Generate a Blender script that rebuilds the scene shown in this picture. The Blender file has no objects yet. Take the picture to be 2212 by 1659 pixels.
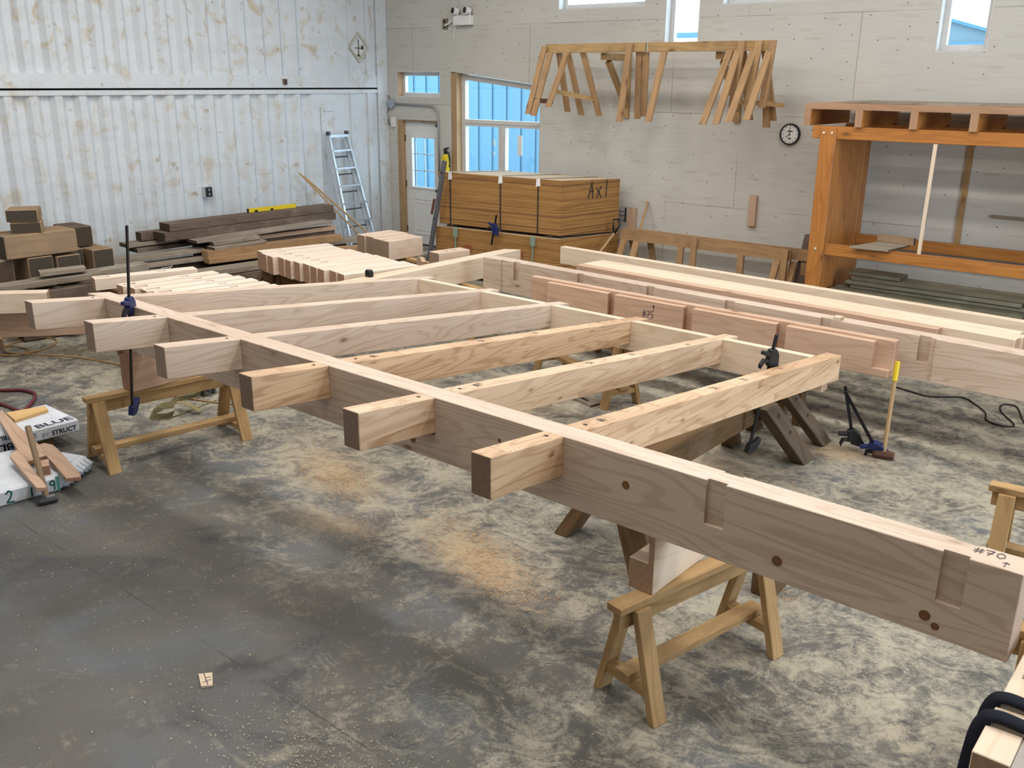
import bpy, bmesh, math, random
from mathutils import Vector, Matrix
random.seed(7)
S = bpy.context.scene
COL = S.collection
V = Vector
# ------------------------------------------------------------------ helpers
def link(o):
    COL.objects.link(o); return o

class MB:
    """collects solids in world coordinates; build() links them as ONE mesh object"""
    def __init__(s): s.v = []; s.f = []
    def add(s, vs, fs):
        n = len(s.v); s.v += [V(p) for p in vs]; s.f += [tuple(i+n for i in f) for f in fs]; return s
    def hexa(s, p):
        return s.add(p, [(3,2,1,0),(4,5,6,7),(0,1,5,4),(1,2,6,5),(2,3,7,6),(3,0,4,7)])
    def box(s, x0, x1, y0, y1, z0, z1):
        return s.hexa([(x0,y0,z0),(x1,y0,z0),(x1,y1,z0),(x0,y1,z0),(x0,y0,z1),(x1,y0,z1),(x1,y1,z1),(x0,y1,z1)])
    def bar(s, a, b, w, h, up=(0,0,1)):
        a, b = V(a), V(b); d = (b-a).normalized(); up = V(up)
        if abs(d.dot(up)) > .98: up = V((1,0,0))
        sd = d.cross(up).normalized(); u = sd.cross(d)
        q = [sd*(-w/2)+u*(-h/2), sd*(w/2)+u*(-h/2), sd*(w/2)+u*(h/2), sd*(-w/2)+u*(h/2)]
        return s.add([a+k for k in q]+[b+k for k in q], [(0,1,2,3),(7,6,5,4),(4,5,1,0),(5,6,2,1),(6,7,3,2),(7,4,0,3)])
    def leg(s, top, foot, dx, a, b):
        """splayed leg, both ends cut level; dx = horizontal direction, a = size along dx, b = across"""
        dx = V((dx[0],dx[1],0)).normalized(); dy = V((-dx.y,dx.x,0))
        q = [dx*(-a/2)+dy*(-b/2), dx*(a/2)+dy*(-b/2), dx*(a/2)+dy*(b/2), dx*(-a/2)+dy*(b/2)]
        return s.hexa([V(foot)+k for k in q]+[V(top)+k for k in q])
    def prism(s, poly, vec):
        n = len(poly); vec = V(vec); p = [V(k) for k in poly]
        return s.add(p+[k+vec for k in p], [tuple(reversed(range(n))), tuple(range(n,2*n))]+[(i,(i+1)%n,n+(i+1)%n,n+i) for i in range(n)])
    def cyl(s, a, b, r0, r1=None, n=16):
        r1 = r0 if r1 is None else r1
        a, b = V(a), V(b); d = (b-a).normalized(); u = d.orthogonal().normalized(); w = d.cross(u)
        c = [(math.cos(2*math.pi*i/n), math.sin(2*math.pi*i/n)) for i in range(n)]
        return s.add([a+u*(x*r0)+w*(y*r0) for x,y in c]+[b+u*(x*r1)+w*(y*r1) for x,y in c],
            [tuple(reversed(range(n))), tuple(range(n,2*n))]+[(i,(i+1)%n,n+(i+1)%n,n+i) for i in range(n)])
    def tube(s, pts, r, n=8, closed=False, flat=None):
        pts = [V(p) for p in pts]; N = len(pts); rings = []
        for i,p in enumerate(pts):
            d = (pts[min(i+1,N-1)]-pts[max(i-1,0)]).normalized()
            u = V((0,0,1)).cross(d)
            if u.length < .05: u = V((1,0,0)).cross(d)
            u.normalize(); w = d.cross(u)
            ra, rb = (r, r) if flat is None else flat
            rings.append([p+u*(ra*math.cos(2*math.pi*k/n))+w*(rb*math.sin(2*math.pi*k/n)) for k in range(n)])
        vs = [q for rg in rings for q in rg]; fs = []
        for i in range(N-1):
            for k in range(n):
                fs.append((i*n+k, i*n+(k+1)%n, (i+1)*n+(k+1)%n, (i+1)*n+k))
        fs += [tuple(reversed(range(n))), tuple((N-1)*n+k for k in range(n))]
        return s.add(vs, fs)
    def build(s, name, mat, parent=None, xdir=(1,0,0), origin=None, bevel=0, smooth=False, upd=(0,0,1)):
        xd = V(xdir).normalized(); up = V(upd)
        if abs(xd.dot(up)) > .98: up = V((0,1,0))
        yd = up.cross(xd).normalized(); zd = xd.cross(yd)
        R = Matrix((xd,yd,zd)).transposed()
        if origin is None:
            lo = [min(p[i] for p in s.v) for i in range(3)]; hi = [max(p[i] for p in s.v) for i in range(3)]
            origin = ((lo[0]+hi[0])/2,(lo[1]+hi[1])/2,lo[2])
        o_ = V(origin); Ri = R.transposed()
        me = bpy.data.meshes.new(name)
        me.from_pydata([Ri@(p-o_) for p in s.v], [], s.f)
        bm = bmesh.new(); bm.from_mesh(me)
        bmesh.ops.recalc_face_normals(bm, faces=bm.faces)
        if bevel:
            es = [e for e in bm.edges if len(e.link_faces)==2 and e.calc_face_angle(0) > .6]
            bmesh.ops.bevel(bm, geom=es, offset=bevel, segments=1, affect='EDGES', profile=.5)
        bm.to_mesh(me); bm.free()
        if smooth:
            for p in me.polygons: p.use_smooth = True
        me.materials.append(mat)
        ob = link(bpy.data.objects.new(name, me))
        M = Matrix.Translation(o_) @ R.to_4x4()
        if parent is not None:
            ob.parent = parent
            pm = PM[parent.name_full]
            ob.matrix_basis = pm.inverted() @ M
        else:
            ob.matrix_basis = M
        PM[ob.name_full] = M
        return ob
PM = {}
def tag(o, label, cat, group=None, kind=None):
    o['label'] = label; o['category'] = cat
    if group: o['group'] = group
    if kind: o['kind'] = kind
    return o
def thing(name, loc, label, cat, group=None):
    e = link(bpy.data.objects.new(name, None)); e.location = loc; e.empty_display_size = .1
    PM[e.name_full] = Matrix.Translation(V(loc))
    return tag(e, label, cat, group)
def struct(o, label=None):
    o['kind'] = 'structure'
    if label: o['label'] = label
    return o
def cut(ob, cutters):
    """subtract solids (MB with world coordinates) from ob and bake the result"""
    tmp = []
    for k in cutters:
        c = k.build('cutter', MAT_DUMMY); tmp.append(c)
        m = ob.modifiers.new('b','BOOLEAN'); m.operation = 'DIFFERENCE'; m.solver = 'EXACT'; m.object = c
    bpy.context.view_layer.update()
    dg = bpy.context.evaluated_depsgraph_get()
    me = bpy.data.meshes.new_from_object(ob.evaluated_get(dg))
    ob.modifiers.clear(); old = ob.data; ob.data = me
    nm = old.name; bpy.data.meshes.remove(old); me.name = nm
    for c in tmp: bpy.data.objects.remove(c)
    return ob
# ------------------------------------------------------------------ materials
MAT_DUMMY = bpy.data.materials.new('dummy')
def newmat(name):
    m = bpy.data.materials.new(name); m.use_nodes = True
    nt = m.node_tree; b = nt.nodes['Principled BSDF']
    return m, nt, b
class G:
    """tiny node-graph builder"""
    def __init__(s, nt): s.nt = nt
    def n(s, t, **kw):
        nd = s.nt.nodes.new(t)
        for k,v in kw.items(): setattr(nd, k, v)
        return nd
    def lk(s, a, b): s.nt.links.new(a, b)
    def put(s, sock, v):
        if hasattr(v,'is_linked') or isinstance(v, bpy.types.NodeSocket): s.lk(v, sock)
        else: sock.default_value = v
    def m(s, op, a, b=None, c=None, clamp=False):
        nd = s.n('ShaderNodeMath', operation=op); nd.use_clamp = clamp
        s.put(nd.inputs[0], a)
        if b is not None: s.put(nd.inputs[1], b)
        if c is not None: s.put(nd.inputs[2], c)
        return nd.outputs[0]
    def vm(s, op, a, b=None):
        nd = s.n('ShaderNodeVectorMath', operation=op); s.put(nd.inputs[0], a)
        if b is not None: s.put(nd.inputs[1], b)
        return nd.outputs[0]
    def mix(s, f, a, b, mode='MIX'):
        nd = s.n('ShaderNodeMix', data_type='RGBA', blend_type=mode)
        s.put(nd.inputs[0], f)
        for i,v in ((6,a),(7,b)):
            s.put(nd.inputs[i], (*v,1) if isinstance(v,tuple) and len(v)==3 else v)
        return nd.outputs[2]
    def noise(s, vec, scale, detail=3, rough=.55, dist=0):
        nd = s.n('ShaderNodeTexNoise'); s.put(nd.inputs['Vector'], vec)
        nd.inputs['Scale'].default_value = scale; nd.inputs['Detail'].default_value = detail
        nd.inputs['Roughness'].default_value = rough; nd.inputs['Distortion'].default_value = dist
        return nd.outputs[0]
    def ss(s, v, a, b):
        nd = s.n('ShaderNodeMapRange', interpolation_type='SMOOTHSTEP')
        s.put(nd.inputs[0], v); nd.inputs[1].default_value = a; nd.inputs[2].default_value = b
        return nd.outputs[0]
    def sep(s, v):
        nd = s.n('ShaderNodeSeparateXYZ'); s.lk(v, nd.inputs[0]); return nd.outputs
    def comb(s, x, y, z):
        nd = s.n('ShaderNodeCombineXYZ')
        for i,v in enumerate((x,y,z)): s.put(nd.inputs[i], v)
        return nd.outputs[0]
    def obj(s): return s.n('ShaderNodeTexCoord').outputs['Object']
    def rnd(s): return s.n('ShaderNodeObjectInfo').outputs['Random']
    def bump(s, h, strength, dist, b):
        nd = s.n('ShaderNodeBump'); nd.inputs['Strength'].default_value = strength; nd.inputs['Distance'].default_value = dist
        s.lk(h, nd.inputs['Height']); s.lk(nd.outputs[0], b.inputs['Normal'])
def plain(name, col, rough=.5, metal=0, emit=None, spec=.4, var=.12):
    m, nt, b = newmat(name); g = G(nt)
    k = g.noise(g.obj(), 9, 3)
    f = g.m('MULTIPLY_ADD', k, 2*var, 1-var)
    g.lk(g.mix(1.0, (*col,1), g.comb(f,f,f), 'MULTIPLY'), b.inputs['Base Color'])
    b.inputs['Roughness'].default_value = rough; b.inputs['Metallic'].default_value = metal
    b.inputs['Specular IOR Level'].default_value = spec
    return m
def wood(name, light, dark, grain=1.0, knots=.5, end=None, lam=0, rough=.62, spec=.3, stain=None, fine=.5, ring=14.0, knotcol=(.16,.07,.03), scale=1.0):
    ks = 1.7 if lam else 1.0
    m, nt, b = newmat(name); g = G(nt)
    r = g.rnd()
    base = g.vm('ADD', g.vm('MULTIPLY', g.obj(), (scale,scale,scale)), g.comb(g.m('MULTIPLY',r,71.3), g.m('MULTIPLY',r,37.9), g.m('MULTIPLY',r,53.1)))
    x,y,z = g.sep(base)
    tone = g.noise(g.comb(g.m('MULTIPLY',x,.5), g.m('MULTIPLY',y,3), g.m('MULTIPLY',z,3)), 1, 2)
    if lam:
        lz = g.m('FLOOR', g.m('DIVIDE', z, lam))
        wn = g.n('ShaderNodeTexWhiteNoise', noise_dimensions='1D'); g.put(wn.inputs['W'], g.m('ADD', lz, g.m('MULTIPLY', r, 91)))
        lx = g.m('FLOOR', g.m('MULTIPLY_ADD', x, .55, g.m('MULTIPLY', wn.outputs[0], 9)))
        wn2 = g.n('ShaderNodeTexWhiteNoise', noise_dimensions='2D'); g.put(wn2.inputs['Vector'], g.comb(lx, g.m('ADD',lz,g.m('MULTIPLY',r,13)), 0.))
        shift = g.m('MULTIPLY', wn2.outputs[0], 17)
        x = g.m('ADD', x, shift); y = g.m('ADD', y, shift)
    # cathedral grain: contour lines of a stretched noise field
    fld = g.noise(g.comb(g.m('MULTIPLY',x,.55), g.m('MULTIPLY',y,5.2), g.m('MULTIPLY',z,5.2)), 1, 2, .45, .25)
    lines = g.m('SINE', g.m('MULTIPLY', fld, ring*6.283))
    lines = g.ss(lines, .15, 1.0)
    fib = g.noise(g.comb(g.m('MULTIPLY',x,3), g.m('MULTIPLY',y,90), g.m('MULTIPLY',z,90)), 1, 3)
    f = g.m('ADD', g.m('MULTIPLY', lines, .34*grain), g.m('MULTIPLY', g.ss(fib,.45,.8), .3*fine))
    f = g.m('ADD', f, g.m('MULTIPLY', g.ss(tone,.35,.75), .35))
    if lam: f = g.m('ADD', f, g.m('MULTIPLY_ADD', wn2.outputs[0], .45, -.2))
    c = g.mix(g.m('ADD', f, 0., clamp=True), light, dark)
    if knots:
        vo = g.n('ShaderNodeTexVoronoi', voronoi_dimensions='3D')
        g.put(vo.inputs['Vector'], g.comb(g.m('MULTIPLY',x,2.6*ks), g.m('MULTIPLY',y,5.2*ks), g.m('MULTIPLY',z,6.2*ks))); vo.inputs['Scale'].default_value = 1
        kn = g.m('MULTIPLY', g.ss(vo.outputs['Distance'], .15, .06), g.m('LESS_THAN', g.sep(vo.outputs['Color'])[0], knots))
        halo = g.m('MULTIPLY', g.ss(vo.outputs['Distance'], .30, .1), g.m('LESS_THAN', g.sep(vo.outputs['Color'])[0], knots))
        c = g.mix(g.m('MULTIPLY', halo, .35), c, dark)
        c = g.mix(g.m('MULTIPLY', kn, .8), c, knotcol)
    if lam:
        fr = g.m('FRACT', g.m('DIVIDE', z, lam))
        c = g.mix(g.m('MULTIPLY', g.m('LESS_THAN', fr, .035), .35), c, dark)
    if stain:
        sn = g.noise(base, 2.1, 4, .6, .4)
        c = g.mix(g.m('MULTIPLY', g.ss(sn, .48, .72), stain[1]), c, stain[0])
    ge = g.n('ShaderNodeNewGeometry')
    vt = g.n('ShaderNodeVectorTransform', vector_type='NORMAL', convert_from='WORLD', convert_to='OBJECT'); g.lk(ge.outputs['Normal'], vt.inputs[0])
    en = g.m('GREATER_THAN', g.m('ABSOLUTE', g.sep(vt.outputs[0])[0]), .85)
    endc = end or tuple(k*.55 for k in dark)
    ex = g.m('SINE', g.m('MULTIPLY', g.noise(g.comb(0., g.m('MULTIPLY',y,1.), g.m('MULTIPLY',z,1.)), 6, 1), 60))
    endm = g.mix(g.m('MULTIPLY_ADD', ex, .18, .2), endc, tuple(k*.7 for k in endc))
    c = g.mix(en, c, endm)
    g.lk(c, b.inputs['Base Color'])
    b.inputs['Roughness'].default_value = rough; b.inputs['Specular IOR Level'].default_value = spec
    g.bump(g.m('ADD', fib, g.m('MULTIPLY', lines, .4)), .25, .002, b)
    return m
FIR   = wood('fresh_fir', (.66,.53,.43), (.40,.275,.19), 1.0, .22, end=(.40,.28,.21), ring=15, stain=((.56,.42,.33),.35), rough=.5, spec=.4)
GLULAM= wood('glulam_fir', (.71,.53,.37), (.38,.215,.11), 1.0, .5, end=(.30,.205,.15), lam=.0485, ring=13, rough=.45, spec=.45)
GLULAMG= wood('golden_glulam_fir', (.66,.46,.29), (.34,.18,.085), 1.1, .6, end=(.27,.18,.12), lam=.0485, ring=13, rough=.45, spec=.45)
FIRPALE = wood('pale_fir', (.78,.64,.50), (.55,.39,.25), .7, .22, end=(.40,.26,.17), ring=9, rough=.55)
FIRPINK = wood('pink_fir', (.58,.40,.29), (.36,.21,.135), .8, .30, end=(.38,.21,.13), ring=10, rough=.6)
POST  = wood('post_fir', (.82,.69,.58), (.60,.44,.33), .6, .12, end=(.42,.25,.16), ring=8, rough=.55)
HORSE = wood('sawhorse_pine', (.46,.30,.14), (.26,.15,.06), .9, .40, end=(.36,.22,.10), ring=10, stain=((.20,.12,.06),.5), rough=.75)
HORSEOLD = wood('weathered_horse_pine', (.42,.26,.13), (.25,.14,.07), .9, .40, end=(.40,.26,.14), ring=10, stain=((.22,.14,.08),.5), rough=.75)
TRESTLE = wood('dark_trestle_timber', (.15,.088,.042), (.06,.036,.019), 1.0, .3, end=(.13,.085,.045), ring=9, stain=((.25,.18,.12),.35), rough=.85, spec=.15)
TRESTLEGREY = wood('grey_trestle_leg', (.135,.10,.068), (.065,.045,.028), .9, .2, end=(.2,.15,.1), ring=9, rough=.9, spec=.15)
ORANGE = wood('oiled_orange_timber', (.45,.185,.045), (.25,.085,.02), .9, .35, end=(.48,.24,.13), ring=9, rough=.42, spec=.4)
GREYB = wood('weathered_grey_board', (.33,.28,.22), (.14,.11,.085), .8, .2, end=(.10,.07,.05), ring=12, stain=((.42,.38,.32),.6), rough=.9, spec=.1)
DARKB = wood('dark_old_timber', (.16,.115,.09), (.06,.042,.035), .8, .2, end=(.075,.055,.04), ring=12, stain=((.30,.25,.20),.4), rough=.9, spec=.1)
OLDBLK = wood('old_timber_block', (.36,.25,.155), (.20,.13,.075), .7, .2, end=(.085,.07,.055), ring=9, stain=((.22,.17,.13),.5), rough=.9, spec=.1)
GREENB = wood('mossy_grey_board', (.20,.185,.13), (.09,.085,.06), .8, .15, end=(.12,.11,.08), ring=10, stain=((.28,.27,.20),.6), rough=.9, spec=.1)
YELLOWPLY = wood('yellow_board', (.75,.50,.22), (.58,.34,.12), .8, .25, end=(.45,.26,.10), ring=8)
HANDLE = wood('tool_handle_wood', (.45,.30,.15), (.28,.17,.08), .6, 0, ring=6)
BLACK = plain('black_plastic', (.012,.012,.014), .5)
BLACKSTEEL = plain('black_steel', (.02,.02,.025), .4, .6)
BLUE = plain('blue_plastic', (.012,.022,.10), .45)
STEEL = plain('grey_steel', (.10,.10,.11), .45, .7)
RUSTY = plain('rusty_steel', (.11,.055,.035), .7, .4, var=.4)
ALU = plain('aluminium', (.62,.66,.70), .35, .75)
YELLOW = plain('yellow_paint', (.72,.52,.02), .5)
WHITEP = plain('white_paint', (.75,.75,.74), .5)
TRIMW = plain('window_vinyl', (.62,.60,.58), .5)
JAMB = wood('bare_jamb', (.44,.29,.16), (.24,.14,.07), .8, .3, ring=8)
RED = plain('red_plastic', (.45,.03,.02), .5)
HOSE = plain('maroon_hose', (.12,.02,.025), .5)
CORD = plain('brown_cord', (.32,.20,.08), .6)
BLKCORD = plain('black_cord', (.015,.012,.01), .6)
WEB = plain('olive_webbing', (.20,.175,.085), .8)
WEBD = plain('pale_olive_webbing', (.26,.22,.10), .8)
STRAPBLK = plain('dark_strap', (.035,.03,.03), .5)
STRAPGRN = plain('green_strap', (.22,.30,.22), .5)
NAVYSTRAP = plain('navy_webbing', (.012,.014,.022), .85, spec=.15)
WRAP = plain('white_wrap', (.66,.70,.76), .45, var=.18)
INK = plain('dark_ink', (.02,.022,.045), .6)
GREENINK = plain('green_marker', (.0,.12,.085), .6)
PENCIL = plain('pencil_mark', (.09,.075,.07), .7)
GREYINK = plain('grey_ink', (.25,.26,.28), .6)
PAPER = plain('paper_tag', (.80,.80,.78), .7)
ROPE = plain('grey_rope', (.36,.34,.31), .9)
GREYPAINT = plain('grey_paint', (.36,.32,.29), .6)

HOLE = plain('drilled_hole', (.045,.025,.015), .9)
def emat(name, col, st):
    m, nt, b = newmat(name); b.inputs['Base Color'].default_value = (*col,1)
    b.inputs['Emission Color'].default_value = (*col,1); b.inputs['Emission Strength'].default_value = st; return m
LAMPM = emat('lamp_diffuser', (1,.96,.9), 4)
def glassmat():
    m = bpy.data.materials.new('window_glass'); m.use_nodes = True; nt = m.node_tree; nt.nodes.clear(); g = G(nt)
    t = g.n('ShaderNodeBsdfTransparent'); t.inputs[0].default_value = (.93,.97,1,1)
    gl = g.n('ShaderNodeBsdfGlossy'); gl.inputs['Roughness'].default_value = .03
    mx = g.n('ShaderNodeMixShader'); mx.inputs[0].default_value = .07
    g.lk(t.outputs[0], mx.inputs[1]); g.lk(gl.outputs[0], mx.inputs[2])
    o = g.n('ShaderNodeOutputMaterial'); g.lk(mx.outputs[0], o.inputs[0]); return m
GLASS = glassmat()
def plymat():
    m, nt, b = newmat('plywood_edges'); g = G(nt); p = g.obj(); x,y,z = g.sep(p)
    n1 = g.noise(g.comb(g.m('MULTIPLY',x,1.5), g.m('MULTIPLY',y,1.5), g.m('MULTIPLY',z,70)), 1, 4, .7)
    c = g.mix(g.ss(n1,.3,.7), (.42,.21,.055), (.17,.07,.018))
    fr = g.m('FRACT', g.m('DIVIDE', z, .0185))
    c = g.mix(g.m('MULTIPLY', g.m('LESS_THAN', fr, .16), .7), c, (.07,.03,.012))
    sh = g.n('ShaderNodeTexWhiteNoise', noise_dimensions='1D'); g.put(sh.inputs['W'], g.m('FLOOR', g.m('DIVIDE', z, .0185)))
    c = g.mix(g.m('MULTIPLY', sh.outputs[0], .5), c, (.50,.28,.09))
    c = g.mix(g.m('MULTIPLY', g.m('GREATER_THAN', sh.outputs[0], .86), .7), c, (.10,.04,.012))
    nz = g.n('ShaderNodeNewGeometry'); up = g.m('GREATER_THAN', g.sep(nz.outputs['Normal'])[2], .7)
    tn = g.noise(g.comb(g.m('MULTIPLY',x,1.), g.m('MULTIPLY',y,14), z), 1, 3)
    c = g.mix(up, c, g.mix(g.ss(tn,.35,.7), (.66,.55,.40), (.54,.41,.27)))
    g.lk(c, b.inputs['Base Color']); b.inputs['Roughness'].default_value = .75; return m
PLY = plymat()
def floormat():
    m, nt, b = newmat('dusty_concrete'); g = G(nt); p = g.obj(); x,y,z = g.sep(p)
    big = g.noise(p, .55, 4, .6, .6); mid = g.noise(p, 3.0, 6, .65, .9); fine = g.noise(p, 13, 6, .72, .8); grit = g.noise(p, 60, 3, .7)
    c = g.mix(g.ss(big,.3,.7), (.078,.075,.068), (.130,.124,.112))
    blue = g.noise(g.vm('ADD', p, (13.,7.,0.)), .9, 4, .6, .5)
    c = g.mix(g.m('MULTIPLY', g.ss(blue,.48,.68), .6), c, (.122,.138,.162))
    dk = g.noise(g.vm('ADD', p, (3.,21.,0.)), 1.5, 5, .62, 1.0)
    c = g.mix(g.m('MULTIPLY', g.ss(dk,.53,.70), .8), c, (.05,.053,.06))
    # sawdust: more of it around the work area, swept thin in the front left
    near = g.m('MAXIMUM', g.ss(g.m('ADD', y, g.m('MULTIPLY', mid, 1.2)), 2.9, 4.8), g.m('MULTIPLY', g.ss(g.m('ADD', x, g.m('MULTIPLY', mid, 1.2)), -3.2, -.9), .85))
    vf = g.noise(p, 40, 5, .75, 1.2)
    sw = g.vm('ADD', p, g.vm('MULTIPLY', g.comb(g.noise(p,1.3,2), g.noise(g.vm('ADD',p,(5.,5.,5.)),1.3,2), 0.), (1.6,1.6,0.)))
    sx,sy,sz = g.sep(sw)
    streak = g.noise(g.comb(g.m('MULTIPLY',g.m('ADD',sx,g.m('MULTIPLY',sy,.5)),3.4), g.m('MULTIPLY',g.m('SUBTRACT',sy,g.m('MULTIPLY',sx,.5)),14.), 0.), 1, 6, .7, .5)
    d = g.m('ADD', g.m('MULTIPLY', mid, .30), g.m('ADD', g.m('MULTIPLY', fine, .22), g.m('ADD', g.m('MULTIPLY', vf, .22), g.m('MULTIPLY', streak, .26))))
    d = g.m('ADD', d, g.m('MULTIPLY_ADD', near, .10, -.05))
    dust = g.m('MULTIPLY', g.ss(d, .472, .615), g.m('MULTIPLY_ADD', near, .44, .46))
    c = g.mix(dust, c, (.40,.365,.28))
    c = g.mix(g.m('MULTIPLY', g.ss(streak,.56,.72), .35), c, (.09,.095,.105))
    # heavier fresh sawdust below the beams
    def pile(cx, cy, rx, ry, ang, amt):
        ca, sa = math.cos(ang), math.sin(ang)
        dx = g.m('SUBTRACT', x, cx); dy = g.m('SUBTRACT', y, cy)
        a = g.m('DIVIDE', g.m('ADD', g.m('MULTIPLY',dx,ca), g.m('MULTIPLY',dy,sa)), rx)
        bb = g.m('DIVIDE', g.m('SUBTRACT', g.m('MULTIPLY',dy,ca), g.m('MULTIPLY',dx,sa)), ry)
        rr = g.m('SQRT', g.m('ADD', g.m('MULTIPLY',a,a), g.m('MULTIPLY',bb,bb)))
        rr = g.m('ADD', rr, g.m('MULTIPLY_ADD', vf, 4.2, -1.95))
        return g.m('MULTIPLY', g.ss(rr, 1.0, .2), amt*.8)
    for q in ((-3.35,3.75,.75,.30,-.25,.85),(-5.0,4.05,.75,.35,-.3,.7),(-3.0,5.9,.55,.5,.3,.55),(-2.35,6.9,.5,.25,0,.7),(-9.4,4.6,.8,.3,.9,.5),(-5.1,6.1,.8,.5,.2,.5),(-4.4,3.5,.6,.25,.2,.45)):
        c = g.mix(pile(*q), c, (.50,.345,.19))
    c = g.mix(g.m('MULTIPLY', g.ss(grit,.62,.75), .35), c, (.50,.45,.34))
    c = g.mix(g.m('MULTIPLY', g.ss(g.noise(g.vm('ADD',p,(0.,0.,5.)), 38, 2), .70,.76), .7), c, (.05,.05,.05))
    # saw-cut control joints
    for ex, off in ((g.m('ADD', g.m('MULTIPLY', x, .0), g.m('SUBTRACT', y, 2.205)), 0), (g.m('SUBTRACT', x, -9.2), 0)):
        w = g.m('ABSOLUTE', g.m('ADD', ex, g.m('MULTIPLY_ADD', fine, .012, -.006)))
        c = g.mix(g.m('MULTIPLY', g.ss(w, .007, .002), g.m('MULTIPLY', g.ss(mid,.35,.6), .75)), c, (.055,.05,.045))
    g.lk(c, b.inputs['Base Color']); b.inputs['Roughness'].default_value = .62; b.inputs['Specular IOR Level'].default_value = .3
    g.bump(fine, .12, .004, b)
    return m
def wallmat():
    m, nt, b = newmat('painted_plywood_wall'); g = G(nt); p = g.obj(); x,y,z = g.sep(p)
    v = g.comb(g.m('ADD', x, 13.0), g.m('ADD', z, .02), 0.)
    br = g.n('ShaderNodeTexBrick'); g.lk(v, br.inputs['Vector']); br.offset = .42
    br.inputs['Color1'].default_value = (1,1,1,1); br.inputs['Color2'].default_value = (.93,.93,.93,1); br.inputs['Mortar'].default_value = (.42,.38,.33,1)
    br.inputs['Scale'].default_value = 1; br.inputs['Mortar Size'].default_value = .0035; br.inputs['Brick Width'].default_value = 2.44; br.inputs['Row Height'].default_value = 1.18; br.inputs['Mortar Smooth'].default_value = .2
    gr = g.noise(g.comb(g.m('MULTIPLY',x,2.2), 0., g.m('MULTIPLY',z,34)), 1, 4, .6)
    c = g.mix(g.m('MULTIPLY', g.ss(gr,.42,.75), .45), (.585,.57,.53), (.475,.45,.40))
    bl = g.noise(p, 1.1, 4, .6)
    c = g.mix(g.m('MULTIPLY', g.ss(bl,.45,.7), .4), c, (.52,.51,.49))
    jf = g.noise(g.vm('ADD',p,(4.,0.,9.)), .8, 2)
    seam = g.mix(g.ss(jf,.38,.58), (1.,1.,1.), br.outputs['Color'])
    c = g.mix(1., c, seam, 'MULTIPLY')
    vo = g.n('ShaderNodeTexVoronoi', voronoi_dimensions='2D'); g.lk(g.comb(g.m('MULTIPLY',x,3.1), g.m('MULTIPLY',z,4.5), 0.), vo.inputs['Vector']); vo.inputs['Scale'].default_value = 1
    sp = g.m('MULTIPLY', g.ss(vo.outputs['Distance'], .045, .02), g.m('LESS_THAN', g.sep(vo.outputs['Color'])[0], .5))
    c = g.mix(g.m('MULTIPLY', sp, .75), c, (.10,.07,.05))
    vo2 = g.n('ShaderNodeTexVoronoi', voronoi_dimensions='2D'); g.lk(g.comb(g.m('MULTIPLY',x,1.6), g.m('MULTIPLY',z,9.), 0.), vo2.inputs['Vector']); vo2.inputs['Scale'].default_value = 1
    sp2 = g.m('MULTIPLY', g.ss(vo2.outputs['Distance'], .22, .08), g.m('LESS_THAN', g.sep(vo2.outputs['Color'])[1], .35))
    c = g.mix(g.m('MULTIPLY', sp2, .25), c, (.40,.32,.23))
    g.lk(c, b.inputs['Base Color']); b.inputs['Roughness'].default_value = .7; b.inputs['Specular IOR Level'].default_value = .2
    g.bump(gr, .1, .002, b)
    return m
def contmat():
    m, nt, b = newmat('container_paint'); g = G(nt); p = g.obj(); x,y,z = g.sep(p)
    n1 = g.noise(g.comb(x, g.m('MULTIPLY',y,3.0), g.m('MULTIPLY',z,2.3)), 1.3, 5, .65, .7)
    n2 = g.noise(g.comb(x, g.m('MULTIPLY',y,1.2), g.m('MULTIPLY',z,5.0)), 1.1, 4, .6, .4)
    c = g.mix(g.m('MULTIPLY', g.ss(n2,.4,.7), .5), (.64,.675,.71), (.56,.585,.61))
    zb = g.m('MULTIPLY_ADD', g.ss(z, 2.7, 3.4), .35, .5)
    c = g.mix(g.m('MULTIPLY', g.ss(n1,.525,.68), zb), c, (.50,.41,.27))
    n3 = g.noise(g.comb(x, g.m('MULTIPLY',y,7.), g.m('MULTIPLY',z,7.)), 1, 3, .6)
    c = g.mix(g.m('MULTIPLY', g.ss(n3,.63,.73), .55), c, (.37,.26,.15))
    g.lk(c, b.inputs['Base Color']); b.inputs['Roughness'].default_value = .45; b.inputs['Specular IOR Level'].default_value = .4
    dn = g.noise(g.comb(x, g.m('MULTIPLY',y,3.2), g.m('MULTIPLY',z,4.2)), 1.5, 3, .6, .5)
    g.bump(dn, .35, .03, b)
    return m
FLOORM = floormat(); WALLM = wallmat(); CONT = contmat()
CEILM = plain('ceiling_liner', (.22,.21,.20), .8)
SIDEM = plain('far_wall_liner', (.36,.33,.30), .8)
SIDING = plain('outside_siding', (.065,.165,.235), .5, var=.06)
ROOFB = plain('outside_roof', (.05,.14,.22), .5)
# ------------------------------------------------------------------ camera
PITCH, ROLL, YAW, FPX = 0.3155, 0.0093, -0.6893, 2022.93
fw = V((math.sin(YAW)*math.cos(PITCH), math.cos(YAW)*math.cos(PITCH), -math.sin(PITCH)))
rt = V((math.cos(YAW), -math.sin(YAW), 0)); up_ = rt.cross(fw)
R_ = rt*math.cos(ROLL)+up_*math.sin(ROLL); U_ = -rt*math.sin(ROLL)+up_*math.cos(ROLL)
cam = bpy.data.cameras.new('camera'); cam.sensor_width = 36; cam.lens = FPX/2212*36; cam.clip_end = 300
co = link(bpy.data.objects.new('camera', cam))
co.matrix_world = Matrix.Translation(V((0,0,2.76))) @ Matrix((R_,U_,-fw)).transposed().to_4x4()
S.camera = co
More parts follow.
